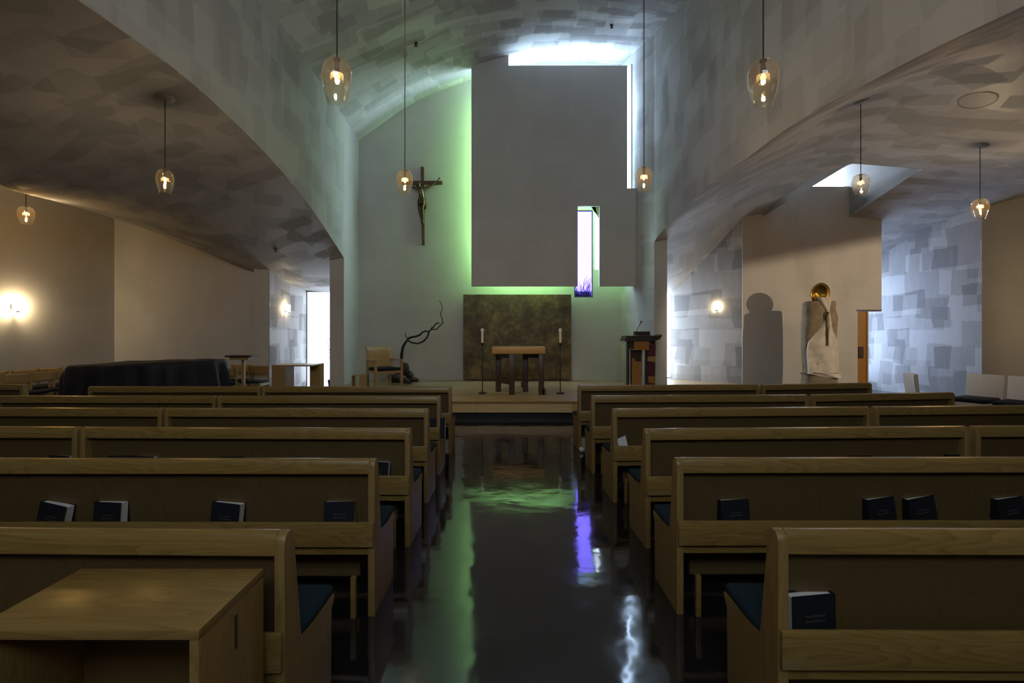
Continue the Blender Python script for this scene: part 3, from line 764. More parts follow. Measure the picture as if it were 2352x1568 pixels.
# ------------------------------------------------------------------ box table in the foreground
r = empty('box_table', (-1.135, 1.54, 0), 0, 'low oak box table with mitred corners in the left foreground', 'table')
obj('table_top', bx(-.305, .305, -.18, .175, .732, .760, bev=.003), M['oak_y'], r, auto=35)
for s in (-1, 1):
    a, b = s*.305, s*.278
    obj('side_panel', bx(min(a, b), max(a, b), -.18, .175, 0, .732, bev=.003), M['oak_v'], r, auto=35)
obj('shelf', bx(-.278, .278, -.165, .170, .30, .325), M['oak'], r)
obj('back_board', bx(-.278, .278, .155, .170, .325, .56), M['oak_d'], r)
obj('tenon', bx(.3045, .307, -.005, .008, .60, .70), M['dark_wood'], r)

# ------------------------------------------------------------------ pendants
def pendant(loc, ctop, label, group, h=.32, squat=False, energy=30, seed=0, normal=None):
    """loc = centre of the lower rim; ctop = height of the ceiling above"""
    rr = random.Random(seed)
    r = empty('pendant_lamp', loc, 0, label, 'pendant lamp', group)
    k = h/.32; wk = 1.15 if squat else 1.0
    prof = [(.062, 0), (.068, .02), (.083, .07), (.098, .13), (.1045, .18), (.103, .22), (.093, .26), (.075, .29), (.048, .312), (.018, .320)]
    ph = rr.uniform(0, 6.28); am = rr.uniform(.1, .22)
    bm = bmesh.new(); lathe(bm, [(a*k*wk, z*k) for a, z in prof], 36, tilt=lambda rad, z, a: am*rad*math.cos(a-ph)*(1-z/(.32*k)))
    sh_ = obj('glass_shade', bm, M['shade'], r, smooth=True)
    bm = bmesh.new(); lathe(bm, [(.022*k, .315*k), (.024*k, .300*k), (.012*k, .292*k), (.011*k, .285*k), (.018*k, .28*k), (.0185*k, .235*k), (.016*k, .215*k)], 16, capb=True, capt=True)
    obj('socket', bm, M['socket'], r, auto=40)
    bm = bmesh.new(); lathe(bm, [(.006*k, .215*k), (.016*k, .203*k), (.020*k, .190*k), (.016*k, .175*k), (.008*k, .166*k)], 16, capb=True, capt=True)
    obj('bulb', bm, M['bulb'], r, smooth=True)
    bm = bmesh.new(); lathe(bm, [(.046*k, .155*k), (.043*k, .205*k)], 20)
    obj('inner_glass', bm, M['reflector'], r, smooth=True)
    top = ctop-loc[2]
    bm = bmesh.new(); tube(bm, [(0, 0, .31*k), (0, 0, top)], .0055, 8)
    obj('cord', bm, M['cord'], r)
    bm = bmesh.new(); lathe(bm, [(.001, -.030), (.08, -.026), (.105, -.014), (.110, -.006), (.110, .03)], 32, capt=True)
    c = obj('canopy', bm, M['white_metal'], r, auto=35)
    if normal is not None:
        n = normal if normal.z > 0 else -normal
        c.rotation_euler = n.to_track_quat('Z', 'Y').to_euler()
    c.location = (0, 0, top)
    lamp_point((loc[0], loc[1], loc[2]+.190*k), energy, WARM, .016)
    return r
def up(bvh, x, y, z0=2.6):
    h = bvh.ray_cast(Vector((x, y, z0)), Vector((0, 0, 1))); return (h[0].z, h[1]) if h[0] else (5.0, None)
GP = 'blown glass pendant lamps'
EN = 20; EB = 8
def pen(px, pyb, d, bvh, label, **k):
    p = P(px, pyb, d); z, n = up(bvh, p.x, p.y)
    return pendant(p, z, label, GP, normal=n, **k)
pen(774, 237, 3.62, bvh_v, 'large tapering glass pendant at upper left, nearest on the left of the nave', seed=1, energy=10)
pen(930, 446, 6.70, bvh_v, 'glass pendant hanging before the crucifix', seed=3, energy=EN)
pen(1479, 441, 6.45, bvh_v, 'glass pendant hanging beside the bright vertical slit, right of the nave', seed=8, energy=EN)
pen(1753, 240, 3.62, bvh_v, 'large tapering glass pendant at upper right, nearest on the right of the nave', seed=5, energy=6)
pen(379, 446, 6.55, bvh_l, 'glass pendant on a short cord in the left aisle, below a round canopy', seed=6, energy=12)
pen(1977, 449, 7.6, bvh_r, 'squat glass pendant in the right aisle before the skylight shaft', seed=7, squat=True, energy=15)
pen(2251, 501, 8.3, bvh_r, 'squat glass pendant at the far right of the right aisle', seed=9, squat=True, energy=34)
p = P(60, 516, 8.8); pendant(p, 4.63, 'glass pendant at the far left edge, brightest of the left aisle', GP, seed=11, squat=True, energy=32)
# the same lamps hang on behind the camera
for x, y in ((-1.3, .6), (1.75, .6), (-1.3, -2.4), (1.75, -2.4)):
    z, n = up(bvh_v, x, y); pendant(Vector((x, y, 3.25)), z, 'glass pendant behind the camera over the aisle', 'pendants behind the camera', energy=3)
for x, y in ((-5.2, 2.6), (-6.0, -1.5)):
    z, n = up(bvh_l, x, y, 3.6); pendant(Vector((x, y, 3.1)), z, 'glass pendant behind the camera in the left aisle', 'pendants behind the camera', energy=3)
for x, y in ((6.2, 3.2), (6.0, -1.0)):
    z, n = up(bvh_r, x, y, 3.6); pendant(Vector((x, y, 3.2)), z, 'glass pendant behind the camera in the right aisle', 'pendants behind the camera', energy=3)

# sprinklers, speaker
def on_ceiling(bvh, px, py): return ray_hit(bvh, px, py)
def sprinkler(bvh, px, py, label):
    h, n = on_ceiling(bvh, px, py)
    r = empty('sprinkler', h, 0, label, 'sprinkler', 'ceiling sprinklers')
    bm = bmesh.new(); lathe(bm, [(.045, .01), (.045, -.008), (.02, -.014), (.02, -.05), (.032, -.055), (.034, -.065), (.0, -.068)], 16)
    obj('escutcheon', bm, M['steel'], r, auto=40)
sprinkler(bvh_v, 955, 99, 'small sprinkler on the greenish part of the nave vault')
sprinkler(bvh_v, 1405, 57, 'small sprinkler on the nave vault above the bright slit')
sprinkler(bvh_l, 633, 572, 'small sprinkler on the patchwork ceiling of the left aisle')
h, n = on_ceiling(bvh_r, 2232, 500)
sprinkler(bvh_r, 2232, 500, 'small sprinkler beneath the far right pendant lamp')
h, n = on_ceiling(bvh_r, 2245, 229)
r = empty('ceiling_speaker', h, 0, 'large round flush speaker grille on the right aisle ceiling', 'speaker')
bm = bmesh.new(); lathe(bm, [(.0, -.010), (.20, -.010), (.205, -.016), (.222, -.012), (.226, .03)], 40)
s_ = obj('grille', bm, M['white_metal'], r, auto=40)
nn = n if n.z > 0 else -n; s_.rotation_euler = nn.to_track_quat('Z', 'Y').to_euler()

# ------------------------------------------------------------------ sconces
def sconce(loc, nrm, label, em, power):
    a = math.atan2(nrm[1], nrm[0])+math.pi/2
    r = empty('wall_sconce', loc, a, label, 'wall lamp', 'square glass wall sconces')   # local -y points into the room
    obj('back_plate', bx(-.045, .045, -.02, 0, -.05, .05, bev=.004), M['steel'], r)
    obj('bracket', bx(-.012, .012, -.12, -.02, -.085, -.065), M['steel'], r)
    obj('glass_shade', bx(-.085, .085, -.128, -.120, -.09, .09, bev=.002), em, r)
    obj('clip', bx(-.03, .03, -.13, -.118, -.11, -.088), M['steel'], r)
    n = Vector((nrm[0], nrm[1], 0)).normalized()
    lamp_point(Vector(loc)+n*.075, power, (1.0, .74, .40), .03)
dA = Vector((-11.2+9.40, 6-12.05, 0)).normalized(); nA = (-dA.y, dA.x)
if nA[0] < 0: nA = (-nA[0], -nA[1])
sconce((-9.93, 10.22, 2.05), nA, 'square glass wall sconce glowing at the far left edge', M['sconce'], 34)
sconce((-5.62, 12.63, 2.13), (1, 0), 'square glass wall sconce beside the tall left window', M['sconce_n'], 9)
dC = Vector((C1[0]-C0[0], C1[1]-C0[1], 0)).normalized(); nC = (dC.y, -dC.x)
if nC[1] > 0: nC = (-nC[0], -nC[1])
sconce((5.05, 12.55, 2.17), nC, 'square glass wall sconce on the splayed right wall, left of the statue', M['sconce_n'], 14)

sconce((11.585, 9.0, 2.05), (-1, 0), 'unseen square glass sconce added to light the far right wall', M['sconce_n'], 30)  # off-frame lamp added to brighten the far right wall
p_ = (-11.185, 5.6, 2.05)
sconce(p_, (1, 0), 'unseen square glass sconce added to light the far left wall', M['sconce_n'], 46)  # extra lamp outside the view, added to lift the far left wall
# ------------------------------------------------------------------ altar, candles, panel
r = empty('altar', (0, 0, PZ), 0, 'stone-thick honey wood altar on dark bent legs at the platform centre', 'altar')
ax0, ax1 = (1130-CX)*10/F, (1253-CX)*10/F
obj('altar_slab', bx(ax0, ax1, 10.0, 10.75, .80, .933, bev=.012), M['altar_top'], r, auto=35)
def bent(xa, xb, y, lean):
    bm = bmesh.new(); w = .125
    pts = [(xa, 0), (xa+w*.85, 0), (xa+w*.85, .70), (xb-w, .70), (xb-w, 0), (xb, 0), (xb, .80), (xa, .80)]
    prism(bm, pts, 'y', y, y+.10, bev=.004); return bm
def leg_frame(x0, x1, y0, y1, foot):
    bm = bmesh.new(); w = .11
    box(bm, x0, x0+w, y1-w, y1, 0, .80, bev=.004); box(bm, x1-w, x1, y0, y0+w, 0, .80, bev=.004)
    # diagonal top and low stretcher joining the two posts
    a = Vector(((x0+w/2), y1-w/2, .755)); b = Vector((x1-w/2, y0+w/2, .755)); dd = (b-a)
    ang = math.atan2(dd.y, dd.x); Mx = Matrix.Translation((a+b)/2) @ Matrix.Rotation(ang, 4, 'Z')
    l = dd.length/2; box(bm, -l, l, -.05, .05, -.045, .045, M=Mx)
    if foot:
        Mx2 = Matrix.Translation(((a+b)/2)-Vector((0, 0, .49))) @ Matrix.Rotation(ang, 4, 'Z'); box(bm, -l-.03, l, -.05, .05, -.07, .07, M=Mx2)
    return bm
obj('leg_frame', leg_frame((1138-CX)*10.4/F, (1182-CX)*10.05/F, 10.03, 10.62, True), M['dark_wood'], r, auto=35)
obj('leg_frame', leg_frame((1201-CX)*10.4/F, (1250-CX)*10.05/F, 10.03, 10.62, False), M['dark_wood'], r, auto=35)
obj('foot', bx((1246-CX)*10.05/F, (1253.5-CX)*10.05/F, 10.03, 10.14, 0, .11), M['dark_wood'], r)
obj('foot', bx((1197-CX)*10.4/F, (1203-CX)*10.4/F, 10.52, 10.62, .09, .20), M['dark_wood'], r)
for c in list(r.children): pass

def candle(px, label):
    d = 10.2; p = P(px, 904, d)
    r = empty('candle_stand', (p.x, d, PZ), 0, label, 'candle stand', 'altar candle stands')
    obj('base', bx(-.07, .07, -.07, .07, 0, .028, bev=.003), M['black'], r)
    bm = bmesh.new(); tube(bm, [(0, 0, .02), (0, 0, 1.02)], .009, 10); obj('pole', bm, M['black'], r, smooth=True)
    bm = bmesh.new(); lathe(bm, [(.0, .95), (.018, .955), (.026, .985), (.026, 1.012), (.0, 1.014)], 20); obj('cup', bm, M['black'], r, auto=40)
    return r
for px, s, fr in ((1108, 'left', 'left of the altar'), (1287, 'right', 'right of the altar')):
    st = candle(px, 'thin black floor candle stand with square base, %s' % fr)
    x, y, z = st.location
    c = empty('candle', (x, y, z+1.014), 0, 'white candle with a clear glass follower on the stand %s' % fr, 'candle', 'altar candles')
    bm = bmesh.new(); lathe(bm, [(.0, 0), (.022, 0), (.022, .24), (.018, .25), (.0, .25)], 20); obj('wax', bm, M['wax'], c, auto=40)
    bm = bmesh.new(); lathe(bm, [(.029, .215), (.032, .22), (.032, .27), (.024, .285)], 20); obj('follower', bm, M['paper'], c, auto=40)
p0 = P(1064, 873, 12.9); p1 = P(1312, 676, 12.9)
r = empty('altar_screen', ((p0.x+p1.x)/2, 12.97, PZ), 0, 'big square mottled gold-brown panel standing behind the altar', 'panel')
hw = (p1.x-p0.x)/2
obj('panel', bx(-hw, hw, -.07, -.01, .035, p1.z-PZ, bev=.004), M['patina'], r)
obj('foot_rail', bx(-hw+.15, hw-.35, -.06, -.02, 0, .035), M['black'], r)

# ------------------------------------------------------------------ crucifix
r = empty('crucifix', (0, 0, 0), 0, 'dark wooden crucifix with bronze figure hung on the green-lit back wall', 'crucifix')
D = 12.93; YC = YB
def q(cx, cy, dd=0.0):      # crop pixel -> world
    return P(900+cx/7.843, 370+cy/7.84, D+dd)
a = q(513, 90); b = q(590, 1505); xl = q(513, 0).x+.01; xr = q(575, 0).x+.01
bm = bmesh.new(); prism(bm, [(q(535, 1505).x, b.z), (q(580, 1505).x, b.z), (q(567, 90).x, a.z), (q(513, 90).x, a.z)], 'y', D+.04, D+.11, bev=.003)
obj('upright', bm, M['crosswood'], r)
bm = bmesh.new(); box(bm, q(180, 0).x, q(905, 0).x, D+.02, D+.08, q(0, 410).z, q(0, 348).z, bev=.003)
obj('crossbeam', bm, M['crosswood'], r)
obj('wall_mount', bx(a.x+.02, a.x+.08, D+.08, YB, a.z-.9, a.z-.8), M['crosswood'], r)
def skin_obj(name, verts, edges, rad, mat, parent, root=0, sub=2):
    me = bpy.data.meshes.new(name); me.from_pydata([tuple(v) for v in verts], edges, []); me.update()
    o = bpy.data.objects.new(name, me); COL.objects.link(o); o.parent = parent
    md = o.modifiers.new('skin', 'SKIN')
    if not me.skin_vertices: me.attributes.new('skin', 'FLOAT', 'POINT')
    sv = me.skin_vertices[0].data
    for i, v in enumerate(sv):
        rr_ = rad[i]; v.radius = rr_ if isinstance(rr_, tuple) else (rr_, rr_); v.use_root = (i == root)
    md.use_smooth_shade = True
    s = o.modifiers.new('sub', 'SUBSURF'); s.levels = sub; s.render_levels = sub
    # bake to a plain mesh
    dg = bpy.context.evaluated_depsgraph_get(); me2 = bpy.data.meshes.new_from_object(o.evaluated_get(dg))
    o.modifiers.clear(); o.data = me2; me2.materials.clear(); me2.materials.append(mat)
    for p_ in me2.polygons: p_.use_smooth = True
    return o
V = [q(535, 690, -.05), q(540, 600, -.06), q(525, 520, -.07), q(515, 480, -.06), (q(497, 450, -.10)), (q(478, 425, -.13)), (q(480, 400, -.12)),
     # left arm (viewer's left)
     q(470, 495, -.05), q(420, 478, -.03), q(360, 455, -.01), q(290, 400, .0), q(225, 345, .0), q(205, 325, -.01),
     # right arm
     q(585, 490, -.05), q(640, 465, -.03), q(710, 432, -.01), q(770, 392, .0), q(822, 352, .0), q(845, 328, -.01),
     # legs
     q(505, 740, -.06), q(497, 850, -.10), q(515, 960, -.07), q(540, 1065, -.05), q(535, 1135, -.08),
     q(570, 745, -.06), q(545, 850, -.14), q(552, 960, -.10), q(560, 1065, -.07), q(555, 1130, -.11)]
s_ = .0014*1.0
R_ = [(.085, .06), (.078, .055), (.092, .06), (.07, .05), .030, .052, .044,
      .040, .030, .026, .022, .017, .012, .040, .030, .026, .022, .017, .012,
      .058, .048, .036, .024, .020, .058, .048, .036, .024, .020]
E = [(0, 1), (1, 2), (2, 3), (3, 4), (4, 5), (5, 6), (3, 7), (7, 8), (8, 9), (9, 10), (10, 11), (11, 12), (3, 13), (13, 14), (14, 15), (15, 16), (16, 17), (17, 18),
     (0, 19), (19, 20), (20, 21), (21, 22), (22, 23), (0, 24), (24, 25), (25, 26), (26, 27), (27, 28)]
fig = skin_obj('figure', V, E, R_, M['bronze'], r)
bm = bmesh.new()      # loincloth: wrapped band with a hanging end at the right hip
cz = [(0.0, 655), (.3, 690), (.6, 730), (1.0, 790)]
cen = [q(535, 665, -.06), q(535, 695, -.065), q(537, 730, -.07), q(535, 775, -.08)]
rings = []
for c, (rx, ry) in zip(cen, ((.092, .072), (.105, .085), (.108, .09), (.10, .085))):
    rings.append([bm.verts.new((c.x+rx*(1+.07*math.sin(5*t))*math.cos(t), c.y+ry*math.sin(t), c.z+.022*math.cos(t)+.008*math.sin(4*t))) for t in [2*math.pi*k/24 for k in range(24)]])
for A_, B_ in zip(rings[:-1], rings[1:]):
    for k in range(24): bm.faces.new((A_[k], A_[(k+1) % 24], B_[(k+1) % 24], B_[k]))
tube(bm, [q(590, 690, -.06), q(602, 760, -.06), q(605, 830, -.05), q(590, 865, -.05)], [.03, .035, .03, .012], 8)
obj('loincloth', bm, M['bronze'], r, smooth=True)
bm = bmesh.new(); bmesh.ops.create_uvsphere(bm, u_segments=16, v_segments=10, radius=.056)
c = q(478, 408, -.10)
for v in bm.verts: v.co = Vector((v.co.x*1.0+.10*max(0, -v.co.z)*0, v.co.y*.9, v.co.z*1.05))+c+Vector((-.006, .022, .012))
tube(bm, [c+Vector((-.035, .01, 0)), c+Vector((-.04, .0, -.05)), c+Vector((-.03, .0, -.085))], [.02, .018, .006], 8); tube(bm, [c+Vector((.035, .015, 0)), c+Vector((.045, .01, -.05)), c+Vector((.04, .01, -.08))], [.02, .018, .006], 8)
obj('hair', bm, M['bronze'], r, smooth=True)
bm = bmesh.new()      # beard, nose
tube(bm, [c+Vector((.015, -.045, -.025)), c+Vector((.025, -.045, -.07))], [.022, .008], 8); tube(bm, [c+Vector((.004, -.055, .0)), c+Vector((.008, -.066, -.022))], [.006, .009], 6)
obj('beard', bm, M['bronze'], r, smooth=True)
for hx, hy, sg in ((203, 325, -1), (845, 328, 1)):
    for k in range(5):
        bm = bmesh.new() if k == 0 else bm
        base = q(hx, hy, -.015); an = math.radians(90-sg*(8+k*16)); l = (.035, .045, .05, .045, .03)[k]
        tube(bm, [base, base+Vector((math.cos(an)*l*.6, -.012, math.sin(an)*l*.6)), base+Vector((math.cos(an)*l, -.03, math.sin(an)*l))], [.0075, .0065, .005], 6)
    obj('fingers', bm, M['bronze'], fig, smooth=True)

# ------------------------------------------------------------------ branch and rocks
def qb(cx, cy, d=12.25):
    return P(780+cx*.3231, 600+cy*.3231, d)
bm = bmesh.new()
def brs(pts, r0, r1):
    n = len(pts); tube(bm, [qb(p[0], p[1], 12.25+.05*math.sin(i*1.3)) for i, p in enumerate(pts)], [r0+(r1-r0)*i/(n-1) for i in range(n)], 8)
brs([(446, 800), (441, 720), (441, 660), (450, 610), (466, 580), (490, 548)], .040, .026)
brs([(490, 548), (515, 538), (545, 533), (572, 522), (590, 503), (612, 495), (635, 500), (655, 478), (672, 460), (690, 440), (706, 439)], .026, .014)
brs([(484, 562), (515, 578), (555, 585), (590, 572), (615, 550), (630, 525), (634, 500)], .018, .022)
brs([(652, 484), (690, 482), (712, 460), (735, 435), (728, 405), (715, 372), (727, 350), (728, 320), (718, 292), (708, 278)], .014, .006)
brs([(488, 552), (472, 535), (466, 515), (472, 505)], .012, .006)
brs([(590, 572), (600, 566), (606, 576)], .008, .004); brs([(655, 478), (650, 462)], .008, .004); brs([(444, 660), (454, 655)], .012, .006)
brs([(495, 545), (498, 530)], .006, .003); brs([(720, 372), (714, 362)], .006, .003)
o = obj('dry_branch', bm, M['bark'], smooth=True); tag(o, 'twisted bare branch rising from the rock pile on the platform', 'branch')
def rock(px, py, w, hgt, dep, d, seed, label):
    rr = random.Random(seed); bm = bmesh.new(); bmesh.ops.create_icosphere(bm, subdivisions=3, radius=1)
    from mathutils import noise
    for v in bm.verts:
        nz = noise.noise(v.co*1.3+Vector((seed*3.1, 0, 0))); v.co = Vector((v.co.x*w, v.co.y*dep, v.co.z*hgt))*(1+.28*nz)
    p = P(px, py, d); o = obj('rock', bm, M['rock'], auto=25); o.location = p; o.rotation_euler = (rr.uniform(-.1, .1), rr.uniform(-.2, .2), rr.uniform(0, .6))
    tag(o, label, 'rock', 'rocks around the dry branch'); return o
rock(911, 869, .19, .11, .15, 12.05, 1, 'dark rock at the left foot of the rock pile')
rock(931, 874, .16, .065, .13, 11.95, 2, 'flat grey rock at the front of the rock pile')
rock(928, 847, .13, .17, .12, 12.25, 3, 'upright dark rock topping the pile beside the branch')
rock(941, 861, .09, .10, .10, 12.15, 4, 'dark rock on the right shoulder of the pile')
rock(951, 872, .11, .06, .10, 12.0, 5, 'small dark rock at the right foot of the pile')
rock(916, 858, .10, .10, .10, 12.3, 6, 'dark rock at the back of the pile behind the chair leg')

# ------------------------------------------------------------------ presider chair and side table
r = empty('armchair', ((881-CX)*11.35/F, 11.35, PZ), math.radians(38), 'pale wooden armchair with curved back and dark cushion on the platform', 'chair')
# local: front is -y, width along x
for sx in (-1, 1):
    obj('front_leg', bx(sx*.30-.025, sx*.30+.025, -.30, -.245, 0, .60, bev=.004), M['birch_v'], r, auto=35)
    obj('rear_leg', bx(sx*.27-.022, sx*.27+.022, .22, .265, 0, .62, bev=.004), M['birch_v'], r, auto=35)
    obj('armrest', bx(sx*.30-.035, sx*.30+.035, -.33, .27, .60, .625, bev=.006), M['birch'], r, auto=35)
obj('seat_frame', bx(-.28, .28, -.30, .24, .33, .385, bev=.004), M['birch'], r)
bm = bmesh.new(); box(bm, -.27, .27, -.31, .20, .385, .45, bev=.025, seg=3); obj('seat_cushion', bm, M['navy'], r, smooth=True)
def curved_panel(w, z0, z1, y0, tilt, t=.018, bow=.04, n=10, flip_top=0.0):
    bm = bmesh.new(); F_ = []; B_ = []
    zs = [z0+(z1-z0)*j/6 for j in range(7)]
    for i in range(n+1):
        u = -1+2*i/n; col = []; colb = []
        for z in zs:
            y = y0+(z-z0)*tilt+bow*(1-u*u)+flip_top*max(0, (z-z0)/(z1-z0)-.8)**1*.5
            col.append(bm.verts.new((u*w, y, z))); colb.append(bm.verts.new((u*w, y+t, z)))
        F_.append(col); B_.append(colb)
    for i in range(n):
        for j in range(6):
            bm.faces.new((F_[i][j], F_[i+1][j], F_[i+1][j+1], F_[i][j+1])); bm.faces.new((B_[i][j+1], B_[i+1][j+1], B_[i+1][j], B_[i][j]))
    for i in range(n):
        bm.faces.new((F_[i][0], B_[i][0], B_[i+1][0], F_[i+1][0])); bm.faces.new((F_[i][6], F_[i+1][6], B_[i+1][6], B_[i][6]))
    for j in range(6):
        bm.faces.new((F_[0][j], F_[0][j+1], B_[0][j+1], B_[0][j])); bm.faces.new((F_[n][j+1], F_[n][j], B_[n][j], B_[n][j+1]))
    return bm
obj('backrest', curved_panel(.30, .40, .90, .16, .22, flip_top=.5), M['birch'], r, smooth=True)
# low side table left of the chair
r = empty('side_table', ((828-CX)*11.15/F, 11.15, PZ), .12, 'small open pale wooden box table left of the armchair', 'table')
obj('table_top', bx(-.16, .16, -.17, .17, .285, .305, bev=.003), M['birch'], r)
for s in (-1, 1):
    obj('side_panel', bx(s*.15-.01, s*.15+.01, -.17, .17, 0, .285), M['birch_v'], r)
obj('inner_panel', bx(.0, .14, -.165, -.15, 0, .285), M['birch_v'], r)

# ------------------------------------------------------------------ ambo
def qa(cx, cy, d=11.2): return P(1420+cx*.10845, 720+cy*.10842, d)
r = empty('ambo', (0, 0, 0), 0, 'angular lectern of dark steel, amber wood and maroon panels at platform right', 'lectern')
def qbox(nm, x0, y0, x1, y1, d0, d1, m_, bev=.003):
    a = qa(x0, y0); b = qa(x1, y1); return obj(nm, bx(a.x, b.x, d0, d1, b.z, a.z, bev=bev), m_, r)
zf = 1590
zb_pix = 720
bot = (EYE-PZ)*F/11.2+HY; botc = (bot-720)/.10842
bm = bmesh.new(); pts = [qa(112, 585), qa(165, 470), qa(880, 470), qa(912, 440), qa(905, 475), qa(860, 545), qa(735, 585)]
prism(bm, [(p_.x, p_.z) for p_ in pts], 'y', 11.12, 11.62, bev=.003); obj('reading_desk', bm, M['steel'], r)
qbox('desk_apron', 370, 462, 735, 590, 11.09, 11.12, M['steel'])
bm = bmesh.new(); prism(bm, [(qa(385, 0).x, qa(0, 378).z), (qa(700, 0).x, qa(0, 378).z), (qa(700, 0).x, qa(0, 462).z), (qa(400, 0).x, qa(0, 462).z)], 'y', 11.3, 11.5); obj('book_ledge', bm, M['dark_wood'], r)
qbox('steel_post', 232, 590, 268, botc, 11.35, 11.5, M['steel'])
qbox('inner_post', 268, 590, 325, 745, 11.2, 11.5, M['dark_wood'])
qbox('wood_box', 322, 585, 628, 765, 11.10, 11.45, M['amber_wood'])
qbox('shelf_board', 265, 745, 625, 770, 11.08, 11.45, M['amber_wood'])
bm = bmesh.new(); pts = [qa(268, 770), qa(495, 770), qa(495, botc), qa(268, botc)]; prism(bm, [(p_.x, p_.z) for p_ in pts], 'y', 11.22, 11.26); obj('dark_back_panel', bm, M['dark_wood'], r)
bm = bmesh.new(); pts = [qa(290, 940), qa(340, 940), qa(362, 1015), qa(490, 1015), qa(490, botc), qa(290, botc)]; prism(bm, [(p_.x, p_.z) for p_ in pts], 'y', 11.18, 11.215); obj('amber_panel', bm, M['amber_wood'], r)
qbox('pale_post', 497, 590, 580, botc, 11.45, 11.5, M['pale_frame'])
qbox('pale_block', 630, 590, 735, 655, 11.3, 11.45, M['pale_frame'])
qbox('dark_post', 583, 765, 620, botc, 11.2, 11.3, M['dark_wood'])
bm = bmesh.new(); pts = [qa(630, 655), qa(792, 655), qa(780, botc), qa(612, botc)]; prism(bm, [(p_.x, p_.z) for p_ in pts], 'y', 11.2, 11.25); obj('maroon_panel', bm, M['maroon'], r)
bm = bmesh.new(); pts = [qa(615, 915), qa(780, 902), qa(775, 1025), qa(615, 1003)]; prism(bm, [(p_.x, p_.z) for p_ in pts], 'y', 11.17, 11.2); obj('wood_inlay', bm, M['birch'], r)
bm = bmesh.new(); pts = [qa(625, 1328), qa(780, 1328), qa(775, 1480), qa(635, 1460)]; prism(bm, [(p_.x, p_.z) for p_ in pts], 'y', 11.17, 11.2); obj('wood_inlay', bm, M['amber_wood'], r)
qbox('right_bracket', 738, 545, 810, 765, 11.28, 11.45, M['crosswood'])
bm = bmesh.new(); tube(bm, [qa(325, 470, 11.3), qa(405, 330, 11.3), qa(480, 190, 11.3)], .006, 8); mc = obj('microphone_neck', bm, M['black'], r)
bm = bmesh.new(); bmesh.ops.create_uvsphere(bm, u_segments=12, v_segments=8, radius=.022)
bmesh.ops.translate(bm, verts=bm.verts, vec=qa(486, 178, 11.3)); obj('microphone_tip', bm, M['black'], mc, smooth=True)

# ------------------------------------------------------------------ statue
def qs(cx, cy, d=11.0): return P(1820+cx*.1595, 640+cy*.1594, d)
r = empty('statue', (0, 0, 0), 0, 'tall carved stone figure with marble veil and gilt bowl halo before the right wall', 'statue')
from mathutils import noise
stone = simple('weathered tan stone', (0.25, 0.20, 0.135), .8, bump=.8, bscale=5, vary=.6)
marble = simple('pale marble', (0.58, 0.54, 0.47), .6, bump=.9, bscale=7, vary=.35)
def shell(bm, outline, d0, dep, amp=.02, seed=0, n=28):
    """outline: rows of (z, xl, xr); a rounded body with rough carved surface"""
    rings = []
    for i, (z, xl, xr) in enumerate(outline):
        cx = (xl+xr)/2; hw = (xr-xl)/2; ring = []
        for k in range(n):
            t = 2*math.pi*k/n; c_, s__ = math.cos(t), math.sin(t)
            x = cx+hw*math.copysign(abs(c_)**.55, c_); y = d0+dep*math.copysign(abs(s__)**.6, s__)
            nz = noise.noise(Vector((x*4, y*4, z*3+seed)))+.5*noise.noise(Vector((x*11, y*11, z*8+seed)))
            ring.append(bm.verts.new((x+nz*amp*.4*c_, y-nz*amp*(1 if s__ < 0 else .3), z)))
        rings.append(ring)
    for a_, b_ in zip(rings[:-1], rings[1:]):
        for k in range(n): bm.faces.new((a_[k], a_[(k+1) % n], b_[(k+1) % n], b_[k]))
    bm.faces.new(rings[0]); bm.faces.new(list(reversed(rings[-1])))
    return bm
def interp(rows, n=46):
    out = []
    zs = [r_[0] for r_ in rows]
    for i in range(n):
        z = zs[0]+(zs[-1]-zs[0])*i/(n-1)
        out.append((z, float(np.interp(z, zs, [r_[1] for r_ in rows])), float(np.interp(z, zs, [r_[2] for r_ in rows]))))
    return out
rows = [(qs(0, y).z, qs(xa, 0).x, qs(xb, 0).x) for y, xa, xb in reversed(((322, 245, 610), (345, 195, 630), (500, 182, 637), (700, 165, 645), (900, 168, 640), (1000, 165, 645), (1200, 175, 638), (1355, 190, 625)))]
obj('body', shell(bmesh.new(), interp(rows), 11.05, .17, .035), stone, r, auto=50)
zb_top = qs(0, 1362).z
rows = [(0.0, qs(170, 0).x, qs(645, 0).x), (.25, qs(172, 0).x, qs(642, 0).x), (zb_top-.04, qs(180, 0).x, qs(640, 0).x), (zb_top, qs(160, 0).x, qs(650, 0).x)]
obj('base_block', shell(bmesh.new(), interp(rows, 20), 11.05, .20, .03, 5), stone, r, auto=50)
